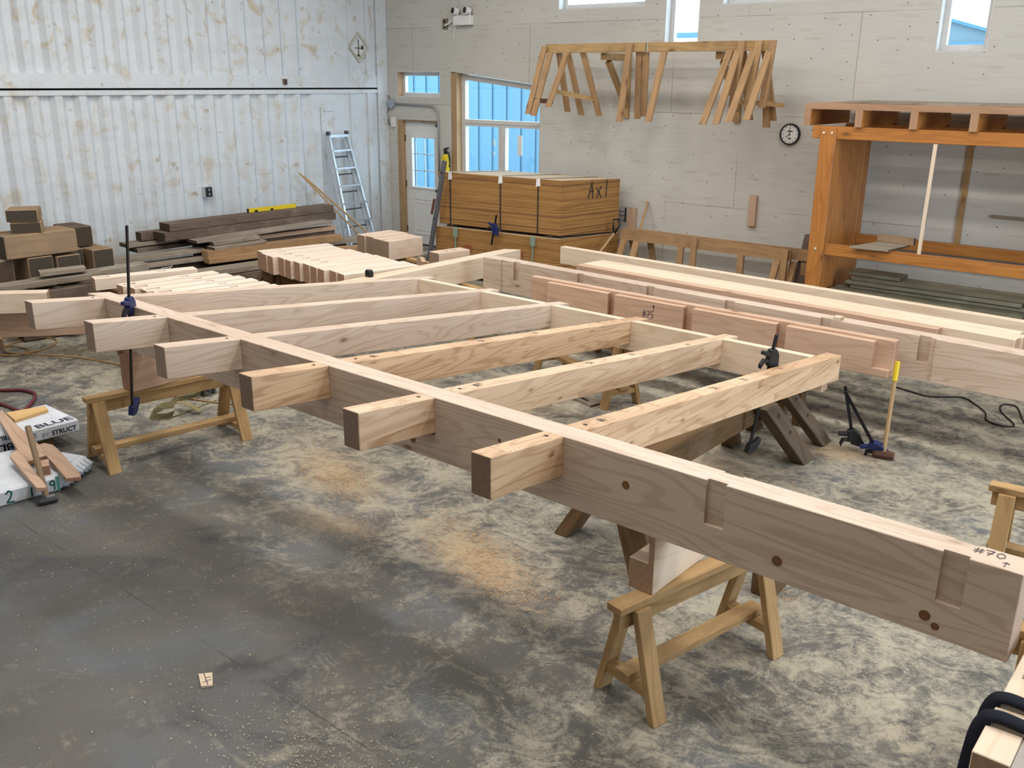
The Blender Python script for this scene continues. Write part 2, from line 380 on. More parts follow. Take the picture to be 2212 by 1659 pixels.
# ------------------------------------------------------------------ room shell
XL, YB, XR, YF, ZC = -12.21, 11.43, 5.0, -5.0, 5.6
struct(MB().box(XL-.3, XR+.3, YF-.3, YB+.3, -.2, 0).build('floor', FLOORM, origin=(0,0,0)))
struct(MB().box(XL-.3, XR+.3, YF-.3, YB+.3, ZC, ZC+.2).build('ceiling', CEILM, origin=(0,0,0)))
struct(MB().box(XR, XR+.2, YF, YB, 0, ZC).build('wall_right', SIDEM, origin=(0,0,0)))
struct(MB().box(XL, XR, YF-.2, YF, 0, ZC).build('wall_front', SIDEM, origin=(0,0,0)))
wb = MB().box(XL-.3, XR+.3, YB, YB+.22, 0, ZC).build('wall_back', WALLM, origin=(0,0,0))
HOLES = dict(door=(-11.995,-11.02,-.1,2.085), tr=(-11.985,-10.97,2.445,2.862), h1=(-8.64,-7.18,3.68,4.75), h2=(-6.88,-6.36,3.12,4.4), h3=(-6.06,-4.35,3.655,4.75), h4=(-3.42,-2.87,3.075,4.4))
cs = [MB().box(a,b,YB-.1,YB+.4,c,d) for a,b,c,d in HOLES.values()]
BW = [(-10.74,1.0),(-8.93,1.0),(-8.93,2.665),(-10.74,2.852)]
cs.append(MB().prism([(x,YB-.1,z) for x,z in BW], (0,.5,0)))
cut(wb, cs); struct(wb)
# container side forms the left wall
def corr(z0, z1, y0, y1, name):
    m = MB(); y = y0; prof = []
    while y < y1-.31:
        prof += [(y,-.014),(y+.085,-.014),(y+.155,-.074),(y+.245,-.074),(y+.31,-.014)]; y += .31
    prof.append((y,-.014)); prof.append((y1,-.014))
    cl = []
    for q in prof:
        if not cl or q[0]-cl[-1][0] > 1e-4: cl.append(q)
    n = len(cl); vs = []
    for yy,dx in cl: vs += [(XL+dx,yy,z0),(XL+dx,yy,z1)]
    for yy,dx in cl: vs += [(XL-.12,yy,z0),(XL-.12,yy,z1)]
    fs = []
    for i in range(n-1):
        fs += [(2*i,2*i+2,2*i+3,2*i+1),(2*n+2*i,2*n+2*i+1,2*n+2*i+3,2*n+2*i+2),(2*i,2*n+2*i,2*n+2*i+2,2*i+2),(2*i+1,2*i+3,2*n+2*i+3,2*n+2*i+1)]
    fs += [(0,1,2*n+1,2*n),(2*n-2,4*n-2,4*n-1,2*n-1)]
    m.add(vs, fs); return m
wl = corr(.15, 2.51, -.72, 9.97, 'a'); wl2 = corr(2.765, 5.05, -.72, 9.97, 'b')
wl.add(wl2.v, wl2.f)
wl.box(XL-.13, XL-.02, 9.97, 11.40, .15, 2.51).box(XL-.13, XL-.02, 9.97, 11.40, 2.765, 5.05)
wl.box(XL-.2, XL-.13, YF, YB, 0, ZC)                       # backing behind the container skins
wl.box(XL-.13, XL, YF, -.75, 0, ZC)
struct(wl.build('wall_left', CONT, origin=(0,0,0)))
t = MB().box(XL-.12, XL, -.75, 11.42, 2.592, 2.77); struct(t.build('trim_1', CONT, origin=(0,0,0)))           # bottom rail of the upper container
t = MB().box(XL-.12, XL, -.75, 11.42, 2.505, 2.566); struct(t.build('trim_2', CONT, origin=(0,0,0)))         # top rail of the lower container
t = MB().box(XL-.12, XL, -.75, 11.42, 0, .16); struct(t.build('trim_3', CONT, origin=(0,0,0)))
t = MB().box(XL-.02, XL+.012, 10.97, 11.06, .16, 2.505).box(XL-.02, XL+.012, 10.97, 11.06, 2.77, 5.05); struct(t.build('trim_4', CONT, origin=(0,0,0)))
t = MB().box(XL-.02, XL+.004, 10.60, 10.615, .16, 2.505).box(XL-.02, XL+.004, 10.60, 10.615, 2.77, 5.05).box(XL-.02, XL+.006, 9.98, 10.24, .16, 2.30).box(XL-.02, XL+.02, 10.02, 10.22, 2.235, 2.26); struct(t.build('trim_5', CONT, origin=(0,0,0)))
t = MB().box(XL, XL+.02, 11.2, 11.425, 0, 5.05); struct(t.build('trim_6', CONT, origin=(0,0,0)))              # corner post
t = MB().box(XL-.125, XL-.06, -.75, 11.42, 2.56, 2.6); struct(t.build('gap_shade_strip', plain('gap_shade_black',(.004,.004,.004),1), origin=(0,0,0)))  # near-black strip paints the shade in the gap between the two containers
# ------------------------------------------------------------------ windows and door
def frame_bars(m, x0, x1, z0, z1, w, y0, y1):
    m.box(x0,x0+w,y0,y1,z0,z1).box(x1-w,x1,y0,y1,z0,z1).box(x0+w,x1-w,y0,y1,z0,z0+w).box(x0+w,x1-w,y0,y1,z1-w,z1)
def simple_window(n, key, w=.06):
    x0,x1,z0,z1 = HOLES[key]
    m = MB(); frame_bars(m, x0+.02, x1-.02, z0+.02, z1-.02, w, YB+.13, YB+.2)
    fr = struct(m.build('window_%d'%n, TRIMW))
    MB().box(x0+.05,x1-.05,YB+.16,YB+.166,z0+.05,z1-.05).build('pane', GLASS, fr)
    j = MB(); frame_bars(j, x0+.0005, x1-.0005, z0+.0005, z1-.0005, .018, YB+.004, YB+.215); j.build('jamb', TRIMW, fr)
    if n==1: MB().box(x0+.019,x0+.021,YB+.004,YB+.129,z0+.019,z1-.019).build('jamb', JAMB, fr, xdir=(0,0,1))
    return fr
simple_window(1,'tr',.055); simple_window(3,'h1'); simple_window(4,'h2'); simple_window(5,'h3'); simple_window(6,'h4')
def zt(x): return 2.852+(x+10.74)/(1.81)*(-.187)
m = MB(); x0,x1 = -10.62,-8.95; a,b = YB+.12, YB+.2
m.box(x0,x0+.08,a,b,1.02,zt(x0)-.02).box(x1-.08,x1,a,b,1.02,zt(x1)-.02)
m.prism([(x0+.08,a,zt(x0+.08)-.02),(x1-.08,a,zt(x1-.08)-.02),(x1-.08,a,zt(x1-.08)-.10),(x0+.08,a,zt(x0+.08)-.10)],(0,b-a,0))
m.box(x0+.08,x1-.08,a,b,2.03,2.13).box(x0+.08,x1-.08,a-.012,b,2.07,2.095).box(x0+.08,x1-.08,a,b,1.02,1.1).box(-9.84,-9.70,a,b,1.1,2.03).box(-9.785,-9.755,a-.012,b,1.1,2.03)
w2 = struct(m.build('window_2', TRIMW))
p = MB(); p.prism([(x0+.06,YB+.16,2.1),(x1-.06,YB+.16,2.1),(x1-.06,YB+.16,zt(x1)-.05),(x0+.06,YB+.16,zt(x0)-.05)],(0,.006,0)); p.build('pane', GLASS, w2)
MB().box(x0+.06,-9.82,YB+.16,YB+.166,1.08,2.05).build('pane', GLASS, w2); MB().box(-9.72,x1-.06,YB+.16,YB+.166,1.08,2.05).build('pane', GLASS, w2)
j = MB().box(-10.739,-10.62,YB+.003,YB+.215,1.0,zt(-10.68)-.012); j.build('jamb', JAMB, w2, xdir=(0,0,1))
MB().box(-9.48,-9.39,YB+.152,YB+.159,1.62,1.92).build('paper_label', PAPER, w2)
MB().box(-9.98,-9.95,YB+.152,YB+.159,1.75,1.83).box(-9.98,-9.95,YB+.152,YB+.159,1.6,1.64).build('paper_label', PAPER, w2)
# door with a long lite
dm = MB(); dx0,dx1,dy0,dy1 = -11.895,-11.06,YB+.09,YB+.135
gx0,gx1,gz0,gz1 = -11.74,-11.20,.98,1.80
dm.box(dx0,gx0,dy0,dy1,.015,2.055).box(gx1,dx1,dy0,dy1,.015,2.055).box(gx0,gx1,dy0,dy1,.015,gz0).box(gx0,gx1,dy0,dy1,gz1,2.055)
door = struct(dm.build('door_1', WHITEP))
lm = MB(); frame_bars(lm, gx0-.03,gx1+.03,gz0-.03,gz1+.03,.035,dy0-.014,dy0+.004); lm.build('lite_frame', WHITEP, door)
gm = MB().box(gx0,gx1,dy0+.012,dy0+.016,gz0,gz1); gm.build('pane', GLASS, door)
gb = MB()
for k in (1,): gb.box(gx0+.27-.008,gx0+.27+.008,dy0+.020,dy0+.030,gz0,gz1)
for k in (1,2): gb.box(gx0,gx1,dy0+.020,dy0+.030,gz0+k*.275-.008,gz0+k*.275+.008)
gb.box(gx0+.055,gx0+.07,dy0+.020,dy0+.030,gz0,gz1)
gb.build('muntin', WHITEP, door)
pm = MB(); frame_bars(pm, gx0,gx1,.17,.80,.03,dy0-.008,dy0+.004); frame_bars(pm, gx0+.07,gx1-.07,.24,.73,.02,dy0-.006,dy0+.004); pm.build('raised_panel', WHITEP, door)
MB().cyl((-11.13,dy0,.95),(-11.13,dy0-.03,.95),.022).cyl((-11.13,dy0-.03,.95),(-11.13,dy0-.06,.95),.03,.024).build('knob', STEEL, door, smooth=False)
for z in (.25,1.02,1.78): MB().box(dx0-.012,dx0+.012,dy0-.012,dy0,z-.05,z+.05).build('hinge', RUSTY, door)
jm = MB().box(-11.994,-11.90,YB+.002,YB+.21,0,2.084).box(-11.055,-11.021,YB+.02,YB+.21,0,2.084).box(-11.90,-11.055,YB+.02,YB+.21,2.06,2.084)
jm.build('jamb', JAMB, door, xdir=(0,0,1))
MB().box(-11.16,-11.08,dy0-.03,dy0-.002,1.99,2.03).build('door_closer', STEEL, door)
MB().box(-11.9,-11.05,YB+.02,YB+.21,.0,.014).build('threshold', BLACKSTEEL, door)
# ------------------------------------------------------------------ outside
og = struct(MB().box(-40,25,YB+.3,60,-.4,-.05).build('ground_outside', plain('outside_ground',(.42,.45,.48),.9), origin=(0,YB+.3,-.05)))
def outside():
    t = thing('metal_building', (-11,16,0), 'pale blue corrugated metal building seen through the window beside the door', 'building')
    m = MB(); x = -21.0
    while x < -8.8:
        m.box(x,x+.30,16.0,16.3,-.05,3.3).box(x+.30,x+.40,15.97,16.3,-.05,3.3); x += .40
    m.build('corrugated_wall', SIDING, t)
    MB().box(-21.2,-8.6,15.7,16.6,3.3,3.38).build('roof_edge', ROOFB, t)
    t2 = thing('distant_building', (-9,45,0), 'distant blue gabled metal roof seen through the high right window', 'building')
    MB().box(-32,6,45,52,-.05,4.35).build('wall', SIDING, t2)
    g = MB().prism([(-24,44.5,4.35),(-9.8,44.5,4.35),(-14.0,44.5,5.6)],(0,8,0)); g.build('gable_roof', plain('pale_metal',(.11,.16,.18),.5), t2)
    e = MB().bar((-14,44.4,5.62),(-9.7,44.4,4.38),.3,.12); e.bar((-32,44.4,4.3),(5.5,44.4,4.3),.3,.14).bar((-32,44.4,3.9),(5.5,44.4,3.9),.3,.12).bar((-30,44.4,4.9),(-21,44.4,4.9),.3,.25); e.build('roof_trim', ROOFB, t2)
outside()
# ------------------------------------------------------------------ timber frame under assembly
def fz(x,y): return 1.5436-.1092*y-.0048*x
def fp(u,v): return (u-.0028*v, v+.0028*u)
def fbox(u0,u1,v0,v1,d0=0.,depth=.194,flat=False):
    """solid whose top follows the roof pitch; plumb sides"""
    p = [fp(u0,v0),fp(u1,v0),fp(u1,v1),fp(u0,v1)]
    tops = [(x,y,fz(x,y)-d0) for x,y in p]
    if flat:
        zb = [tops[0][2]-depth, tops[1][2]-depth]; bots = [(p[0][0],p[0][1],zb[0]),(p[1][0],p[1][1],zb[1]),(p[2][0],p[2][1],zb[1]),(p[3][0],p[3][1],zb[0])]
    else: bots = [(x,y,z-depth) for x,y,z in tops]
    return bots+tops
UJ = [-6.594,-5.770,-4.949,-4.118,-3.288,-2.467]; WJ = .1127
main = MB().hexa(fbox(-6.733,-.436,3.252,3.4226,depth=.344,flat=True)).build('main_beam', FIR, bevel=.003)
cuts = []
for u in (-1.623,-.696):
    cuts.append(MB().hexa(fbox(u,u+.088,3.2,3.275,-.05,.25))); cuts.append(MB().hexa(fbox(u,u+.088,3.405,3.47,-.05,.25)))
cut(main, cuts)
tag(main, 'long deep fir beam crossing the foreground from upper left to lower right', 'beam')
def glyphs(txt):
    D = {'#':[[(.3,0),(.4,1)],[(.65,0),(.75,1)],[(.1,.65),(.95,.7)],[(.05,.3),(.9,.35)]],
     '4':[[(.6,0),(.6,1)],[(.6,1),(.05,.35),(.9,.35)]], '9':[[(.8,.6),(.4,.5),(.15,.75),(.45,1),(.8,.85),(.7,0)]],
     '5':[[(.85,1),(.25,1),(.2,.55),(.6,.6),(.85,.35),(.6,.05),(.15,.05)]], '7':[[(.1,.95),(.85,1),(.35,0)],[(.25,.5),(.75,.5)]],
     '0':[[(.5,1),(.2,.8),(.15,.3),(.45,0),(.8,.3),(.8,.75),(.5,1)]], '6':[[(.75,1),(.3,.6),(.2,.2),(.5,0),(.8,.25),(.5,.5),(.22,.3)]],
     '^':[[(.5,0),(.5,1)],[(.2,.7),(.5,1),(.8,.7)]], 'A':[[(.0,0),(.45,1),(.6,0)],[(.1,.4),(.7,.45)]], 'x':[[(.1,.6),(.75,0)],[(.7,.7),(.15,0)]],
     'l':[[(.5,1.05),(.4,0)]], 'V':[[(.1,1),(.5,.1),(.9,1),(.1,1)]], '1':[[(.5,1),(.45,0)]], '2':[[(.1,.75),(.4,1),(.75,.8),(.55,.4),(.1,.05),(.9,.0)]],
     'g':[[(.75,.9),(.3,.9),(.2,.6),(.7,.55),(.8,.2),(.4,0),(.1,.15)]], '?':[[(.2,.8),(.6,.95),(.6,.4),(.5,.1)]], ' ':[]}
    return [D.get(c,[]) for c in txt]
def write(name, txt, o, xv, yv, h, wd, mat, parent):
    o,xv,yv = V(o),V(xv).normalized(),V(yv).normalized(); n = xv.cross(yv); m = MB()
    for i,gl in enumerate(glyphs(txt)):
        for st in gl:
            P = [o+xv*((i*.95+a)*h*.7)+yv*(b*h)+n*.0012 for a,b in st]
            for k in range(len(P)-1): m.bar(P[k],P[k+1]+(P[k+1]-P[k])*.02,wd,.0015,up=n)
    return m.build(name, mat, parent)
write('pencil_marking','#70',(-.63,3.33,fz(-.6,3.33)),(1,.1,0),(-.1,1,-.109),.055,.003,PENCIL,main)
write('pencil_marking','^',(-.53,3.27,fz(-.53,3.27)),(1,0,0),(0,1,-.109),.05,.003,PENCIL,main)
def knot(m, c, n, r):
    n = V(n); m.cyl(V(c)-n*.004, V(c)+n*.0007, r, r, 18)
KN = plain('knot_wood', (.20,.09,.035), .6, var=.35); KNB = plain('knot_rim',(.07,.03,.015),.7)
yf = lambda u: 3.252+.0028*u
mk = MB()
for u,dz,r in ((-2.02,.14,.020),(-1.30,.255,.022),(-.73,.27,.021),(-.69,.30,.015),(-3.2,.19,.018),(-3.35,.27,.021),(-4.4,.17,.018),(-5.4,.16,.022),(-2.75,.12,.010)):
    knot(mk,(u,yf(u),fz(u,3.25)-dz),(0,-1,0),r)
mk.build('knot', KN, main)
ords = ['leftmost','second from left','third from left','fourth from left','second from right','rightmost']
ordr = ['farthest','fifth nearest','fourth nearest','third nearest','second nearest','nearest']
MARKS = ['','','','','#55V','#49V']
for i,u in enumerate(UJ):
    s_ = MB().hexa(fbox(u,u+WJ,2.739,3.2522)).build('stub_joist', (FIR,FIR,FIR,GLULAMG,GLULAM,GLULAMG)[i], xdir=(0,1,0), bevel=.003)
    tag(s_, 'short joist stub on the near side of the main beam, %s of six' % ords[i], 'joist', 'short joist stubs along the near face of the main beam')
    if MARKS[i]:
        x,y = fp(u+.02,2.88+(.12 if i==4 else 0)); write('pencil_marking',MARKS[i],(x+.09,y-.02,fz(x,y)),(-.15,1,-.109),(-1,-.15,0),.05,.0035,PENCIL,s_)
    hp = MB(); x,y = fp(u+.056,3.19); hp.cyl((x,y,fz(x,y)-.01),(x,y,fz(x,y)+.0008),.012); hp.build('peg_hole', HOLE, s_)
    v1 = 6.70 if i<5 else 6.74
    P = fbox(u,u+WJ,3.4236,v1)
    r = MB().hexa(P).build('rafter', (FIR,FIR,FIR,GLULAMG,GLULAM,GLULAMG)[i], xdir=(0,1,0), bevel=.003)
    tag(r, 'long fir joist between the main beam and far beam, %s of six' % ordr[i], 'joist', 'long joists between the two beams of the frame')
    if i>=3:
        for q,(a,b) in enumerate(((3.62,'#'),(4.3+.1*i,'5'),(5.2,'7'))):
            x,y = fp(u+.03,a); write('pencil_marking', b+'1',(x+.05,y,fz(x,y)),(-.1,1,-.109),(-1,-.1,0),.045,.004,PENCIL,r)
        hp = MB(); x,y = fp(u+.056,3.50); hp.cyl((x,y,fz(x,y)-.01),(x,y,fz(x,y)+.0008),.012); hp.build('peg_hole', HOLE, r)
fb = MB().hexa(fbox(-6.56,-2.3565,6.4335,6.533,depth=.25,flat=True)).build('far_beam', FIRPALE, bevel=.002)
cut(fb, [MB().hexa(fbox(u-.0008,u+WJ+.0008,6.40,6.56,-.05,.247)) for u in UJ])
tag(fb, 'pale fir beam closing the far ends of the six long joists', 'beam')
# ------------------------------------------------------------------ sawhorses
def sawhorse(p0, p1, H, spread, label, mat=HORSE, inset=.10, railw=.089, railh=.038, rail2=True, rungz=.17, stretch=True, legw=.089, legt=.04, cat='sawhorse', group='sawhorses holding up the timbers', parts=True):
    p0, p1 = V((*p0,0)), V((*p1,0)); d = (p1-p0).normalized(); s_ = V((-d.y,d.x,0)); L = (p1-p0).length
    t = thing('sawhorse', (p0+p1)/2, label, cat, group)
    MB().bar(p0+V((0,0,H-railh/2)), p1+V((0,0,H-railh/2)), railw, railh).build('top_rail', mat, t, xdir=d, bevel=.003)
    if rail2:
        MB().bar(p0+d*.02+V((0,0,H-railh-.0455)), p1-d*.02+V((0,0,H-railh-.0455)), .038, .089).build('rail_web', mat, t, xdir=d)
    for a in (inset, L-inset):
        for sg in (-1,1):
            tp = p0+d*a+s_*(sg*.042)+V((0,0,H-railh)); ft = p0+d*a+s_*(sg*spread/2)
            MB().leg(tp, ft, d, legw, legt).build('leg', mat, t, xdir=tp-ft, bevel=.003)
        if rungz:
            k = .042+(spread/2-.042)*(1-rungz/H)+.01
            MB().bar(p0+d*a-s_*k+V((0,0,rungz-.03)), p0+d*a+s_*k+V((0,0,rungz-.03)), .07, .04).build('rung', mat, t, xdir=s_)
    if stretch:
        MB().bar(p0+d*(inset-.06)+V((0,0,rungz+.011)), p1-d*(inset-.06)+V((0,0,rungz+.011)), .089, .038).build('stretcher', mat, t, xdir=d, bevel=.003)
    return t
H_ = 'near sawhorse'
sawhorse((-1.94,3.07),(-1.70,4.16),.565,.36,'pine sawhorse in the foreground below the pocketed end of the main beam',HORSE,inset=.13,legw=.085)
sawhorse((-6.44,2.96),(-6.26,4.14),.54,.44,'pine sawhorse at left holding up the far left end of the main beam',HORSE,inset=.08,rungz=.12)
sawhorse((-4.16,6.64),(-5.45,7.16),.598,.36,'pine sawhorse under the middle of the far beam',HORSE)
sawhorse((-1.03,5.62),(.35,5.75),.56,.34,'pine sawhorse cut off by the right edge of the photo',HORSE)
sawhorse((-7.50,7.80),(-6.60,7.60),.548,.36,'pine sawhorse below the crossing of two beams behind the frame',HORSE)
sawhorse((.0,6.7),(.15,8.7),.54,.36,'pine sawhorse added as support below the right end of the long notched beam',HORSE)  # added to hold up the notched beam, not seen in the image
# blocks standing on the horses
b1 = MB().box(-1.985,-1.855,3.252,4.02,.5655,.852).build('support_timber', FIRPALE, xdir=(0,1,0), bevel=.003)
cut(b1, [MB().box(-2.1,-1.885,3.1,3.42,.715,.95)])
tag(b1, 'notched fir timber lying on the foreground sawhorse under the main beam', 'timber block')
b2 = MB().box(-6.445,-6.295,3.262,4.02,.541,.866).build('support_timber', FIRPINK, xdir=(0,1,0), bevel=.003)
cut(b2, [MB().box(-6.5,-6.37,3.1,3.34,.80,.95)])
tag(b2, 'fir timber on the left sawhorse under the main beam beside the long clamp', 'timber block')
# heavy dark trestles
def trestle(name, label, x0, x1, y0, y1, z0, z1, legs, mat=TRESTLE):
    t = thing('trestle', ((x0+x1)/2,(y0+y1)/2,0), label, 'trestle', 'heavy dark trestles below the frames')
    MB().box(x0,x1,y0,y1,z0,z1).build('top_timber', mat, t, xdir=(0,1,0), bevel=.012)
    for tp, ft, w, th, mm in legs:
        d = V((0,1,0)) if True else None
        lg = MB().leg(tp, ft, (0,1,0), w, th).build('leg', mm, t, xdir=V(tp)-V(ft), bevel=.006)
        b = MB(); mid = V(tp).lerp(V(ft),.22)
        for k in (.16,.45):
            q = V(tp).lerp(V(ft),k); b.cyl(q+V((0,w*.0,0)), q+V((th/2+.004,0,.0)), .016, n=12)
        b.build('bolt_hole', HOLE, lg)
    return t
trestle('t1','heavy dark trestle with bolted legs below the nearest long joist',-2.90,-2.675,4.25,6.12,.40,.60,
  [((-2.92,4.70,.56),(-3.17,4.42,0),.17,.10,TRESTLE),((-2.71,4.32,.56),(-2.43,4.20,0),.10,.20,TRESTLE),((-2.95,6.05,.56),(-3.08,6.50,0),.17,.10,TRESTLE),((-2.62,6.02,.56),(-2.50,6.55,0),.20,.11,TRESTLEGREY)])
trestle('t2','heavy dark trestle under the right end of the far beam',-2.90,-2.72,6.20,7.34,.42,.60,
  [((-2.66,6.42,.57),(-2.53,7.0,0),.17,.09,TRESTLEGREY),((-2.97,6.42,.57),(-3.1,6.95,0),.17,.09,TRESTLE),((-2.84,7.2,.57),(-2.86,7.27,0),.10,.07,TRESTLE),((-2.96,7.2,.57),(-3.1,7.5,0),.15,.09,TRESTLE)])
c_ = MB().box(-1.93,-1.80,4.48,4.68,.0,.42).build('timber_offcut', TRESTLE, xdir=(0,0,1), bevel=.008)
tag(c_, 'dark timber offcut standing on the floor behind the foreground sawhorse', 'timber offcut')
# ------------------------------------------------------------------ long notched beam behind the frame
def along(p0, p1, w, z0, z1, name, mat, bevel=.003, ext=0):
    p0, p1 = V((*p0,0)), V((*p1,0)); d = (p1-p0).normalized(); s_ = V((-d.y,d.x,0))
    p1 = p1+d*ext
    q = [p0,p1,p1+s_*w,p0+s_*w]
    return MB().hexa([k+V((0,0,z0)) for k in q]+[k+V((0,0,z1)) for k in q]).build(name, mat, xdir=d, bevel=bevel)
bp0, bp1 = (-6.72,7.635),(.25,7.24)
def yB(x): return 7.635+(x+6.72)*(7.24-7.635)/6.97
B2 = along(bp0,bp1,.165,.558,.902,'notched_beam',FIR)
cs = []
for xa,xb in ((-6.277,-6.20),(-5.407,-5.327),(-4.566,-4.48),(-3.722,-3.63),(-2.825,-2.735),(-2.02,-1.93)):
    cs.append(MB().prism([(xa,yB(xa)-.05,.70),(xb,yB(xb)-.05,.70),(xb,yB(xb)+.045,.70),(xa,yB(xa)+.045,.70)],(0,0,.3)))
cs.append(MB().prism([(-6.45,yB(-6.45)-.06,.5),(-1.89,yB(-1.89)-.06,.5),(-1.89,yB(-1.89)+.012,.5),(-6.45,yB(-6.45)+.012,.5)],(0,0,.6)))
cut(B2, cs); tag(B2, 'longest notched fir beam lying behind the frame, its right end out of the photo', 'beam')
D1 = along((-5.47,7.16),(-2.13,7.095),.062,.602,.868,'dado_timber',FIRPINK)
def yD(x): return 7.16-(x+5.47)*.0195
cs = []
for xa,xb in ((-4.745,-4.669),(-3.938,-3.848),(-3.066,-2.979)):
    cs.append(MB().prism([(xa,yD(xa)-.05,.66),(xb,yD(xb)-.05,.66),(xb,yD(xb)+.1,.66),(xa,yD(xa)+.1,.66)],(0,0,.3)))
cs.append(MB().prism([(-2.262,6.9,.66),(-2.0,6.9,.66),(-2.0,7.3,.66),(-2.262,7.3,.66)],(0,0,.3)))
cut(D1, cs); tag(D1, 'pink fir timber with four raised tabs and #75 written on it', 'timber')
write('ink_marking','#75',(-4.36,yD(-4.36),.715),(1,-.0195,0),(0,0,1),.062,.0042,INK,D1)
write('ink_marking','^',(-4.26,yD(-4.26),.785),(1,-.0195,0),(0,0,1),.05,.005,INK,D1)
D2 = along((-5.72,7.226),(-2.12,7.158),.075,.602,.885,'dado_timber',FIRPINK)
tag(D2, 'pink fir timber lying between the #75 timber and the long notched beam', 'timber')
wd = MB().box(-2.72,-2.66,7.42,7.50,.9025,.93).build('wood_block', FIRPALE); tag(wd,'small wood block on top of the long notched beam','wood block')
# stack of planed timbers behind it
for k in range(4):
    y0 = 7.965+k*.107; xe = (-1.98,-1.43,-1.40,-1.45)[k]
    o = along((-5.70+.012*k,y0),(xe,y0-.072*(xe+5.7)),.104,.70,.90,'planed_timber',FIRPALE if k else FIRPINK,bevel=.004)
    tag(o, ('short front','second','third','rear')[k]+' timber of the tight row of four planed timbers behind the notched beam', 'timber', 'row of planed timbers behind the notched beam')
o = along((-6.39,8.60),(.3,8.16),.09,.735,.93,'planed_timber',FIRPALE); tag(o,'long pale fir timber behind the tight row of planed timbers, nearest the wall','timber')
sawhorse((-5.25,7.86),(-5.1,8.8),.698,.36,'sawhorse added as hidden support under the left part of the row of planed timbers',HORSE)  # added as a support for the planed timbers, hidden from the camera
sawhorse((-3.5,7.69),(-3.38,8.55),.698,.36,'sawhorse added as hidden support under the right part of the row of planed timbers',HORSE)  # also an added support, placed out of sight behind the frame
# diagonal beam with tape measure
dg = MB().hexa([(-7.26,5.95,.55),(-7.08,5.95,.55),(-7.07,8.72,.55),(-7.25,8.62,.55),(-7.26,5.95,.80),(-7.08,5.95,.80),(-7.07,8.72,.80),(-7.25,8.62,.80)]).build('cross_beam', FIRPALE, xdir=(0,1,0), bevel=.003)
tag(dg,'plain fir beam running away behind the farthest joist, tape measure on it','beam')
tm = thing('tape_measure',(-7.2,6.42,.80),'black tape measure sitting on the plain cross beam','tape measure')
MB().prism([(-7.245,6.385,.8005),(-7.165,6.385,.8005),(-7.165,6.385,.855),(-7.18,6.385,.872),(-7.235,6.385,.872),(-7.245,6.385,.855)],(0,.05,0)).build('case',BLACK,tm,bevel=.004)
MB().box(-7.22,-7.19,6.38,6.39,.80,.815).build('blade_tip',STEEL,tm); MB().box(-7.225,-7.185,6.395,6.425,.872,.878).build('lock_button',GREYPAINT,tm)
# ------------------------------------------------------------------ mortised posts on trestles
BLOCKM = wood('block_fir', (.74,.58,.46), (.52,.36,.26), .7, .2, end=(.34,.235,.165), ring=9)
DECKF = wood('deck_edge', (.40,.24,.145), (.26,.14,.08), .7, .2, end=(.36,.22,.13), ring=9)
def post(cx, cy, ang, L, w, h, z, mort, label, group, mat=POST, name='mortised_post', tilt=0):
    d = V((math.cos(ang), math.sin(ang), 0)); s_ = V((-d.y,d.x,0)); c = V((cx,cy,0))
    q = [c-d*(L/2)-s_*(w/2), c+d*(L/2)-s_*(w/2), c+d*(L/2)+s_*(w/2), c-d*(L/2)+s_*(w/2)]
    o = MB().hexa([k+V((0,0,z)) for k in q]+[k+V((0,0,z+h)) for k in q]).build(name, mat, xdir=d, bevel=.003)
    cs = []
    for a,l,ww in mort:
        m_ = c+d*a; qq = [m_-d*(l/2)-s_*(ww/2), m_+d*(l/2)-s_*(ww/2), m_+d*(l/2)+s_*(ww/2), m_-d*(l/2)+s_*(ww/2)]
        cs.append(MB().hexa([k+V((0,0,z+h-.06)) for k in qq]+[k+V((0,0,z+h+.05)) for k in qq]))
    if cs: cut(o, cs)
    return tag(o, label, 'post', group)
N12 = 11; nth = ['first','second','third','fourth','fifth','sixth','seventh','eighth','ninth','tenth','last']
for i in range(N12):
    cx = -9.18+i*.172; yv = 6.98-.018*i+(.03 if i in (0,5) else 0)-.02*((i*7)%3)
    post(cx, yv, math.radians(77), .92, .150 if i!=1 else .14, .21, .585, [(-.24,.10,.045)] if i<7 else [], 'planed fir post in the long row beyond the frame, %s from the left' % nth[i], 'row of short fir posts beyond the frame')
trestle('t4','dark trestle with bolted leg below the front ends of the short fir posts',-9.35,-9.15,6.62,7.4,.38,.58,[((-9.1,6.75,.56),(-8.95,6.5,0),.15,.08,TRESTLEGREY),((-9.38,6.75,.56),(-9.55,6.5,0),.15,.08,TRESTLE)])
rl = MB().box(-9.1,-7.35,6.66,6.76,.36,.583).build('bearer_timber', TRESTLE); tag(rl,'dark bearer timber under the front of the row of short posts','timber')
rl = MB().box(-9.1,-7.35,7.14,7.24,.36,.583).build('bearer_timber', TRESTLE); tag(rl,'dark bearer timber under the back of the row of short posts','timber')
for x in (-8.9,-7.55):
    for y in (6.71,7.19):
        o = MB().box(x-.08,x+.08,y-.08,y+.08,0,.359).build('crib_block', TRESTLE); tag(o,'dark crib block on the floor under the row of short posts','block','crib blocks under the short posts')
fan = [(-9.0,4.95,74),(-8.67,5.02,84),(-8.47,5.04,82),(-8.28,5.06,81),(-8.08,5.07,80),(-7.88,5.06,79),(-7.69,5.05,78)]
fan_n = ['farthest left, standing apart','second','third','fourth','fifth','sixth','nearest the farthest joist']
for i,(x,y,a) in enumerate(fan):
    post(x, y, math.radians(a), 1.02, .155, .12, .675 if i else .70, [(-.42,.13,.06),(.16,.085,.04)], 'white-topped fir post fanned out behind the tall clamp, %s' % fan_n[i], 'fan of mortised fir posts')
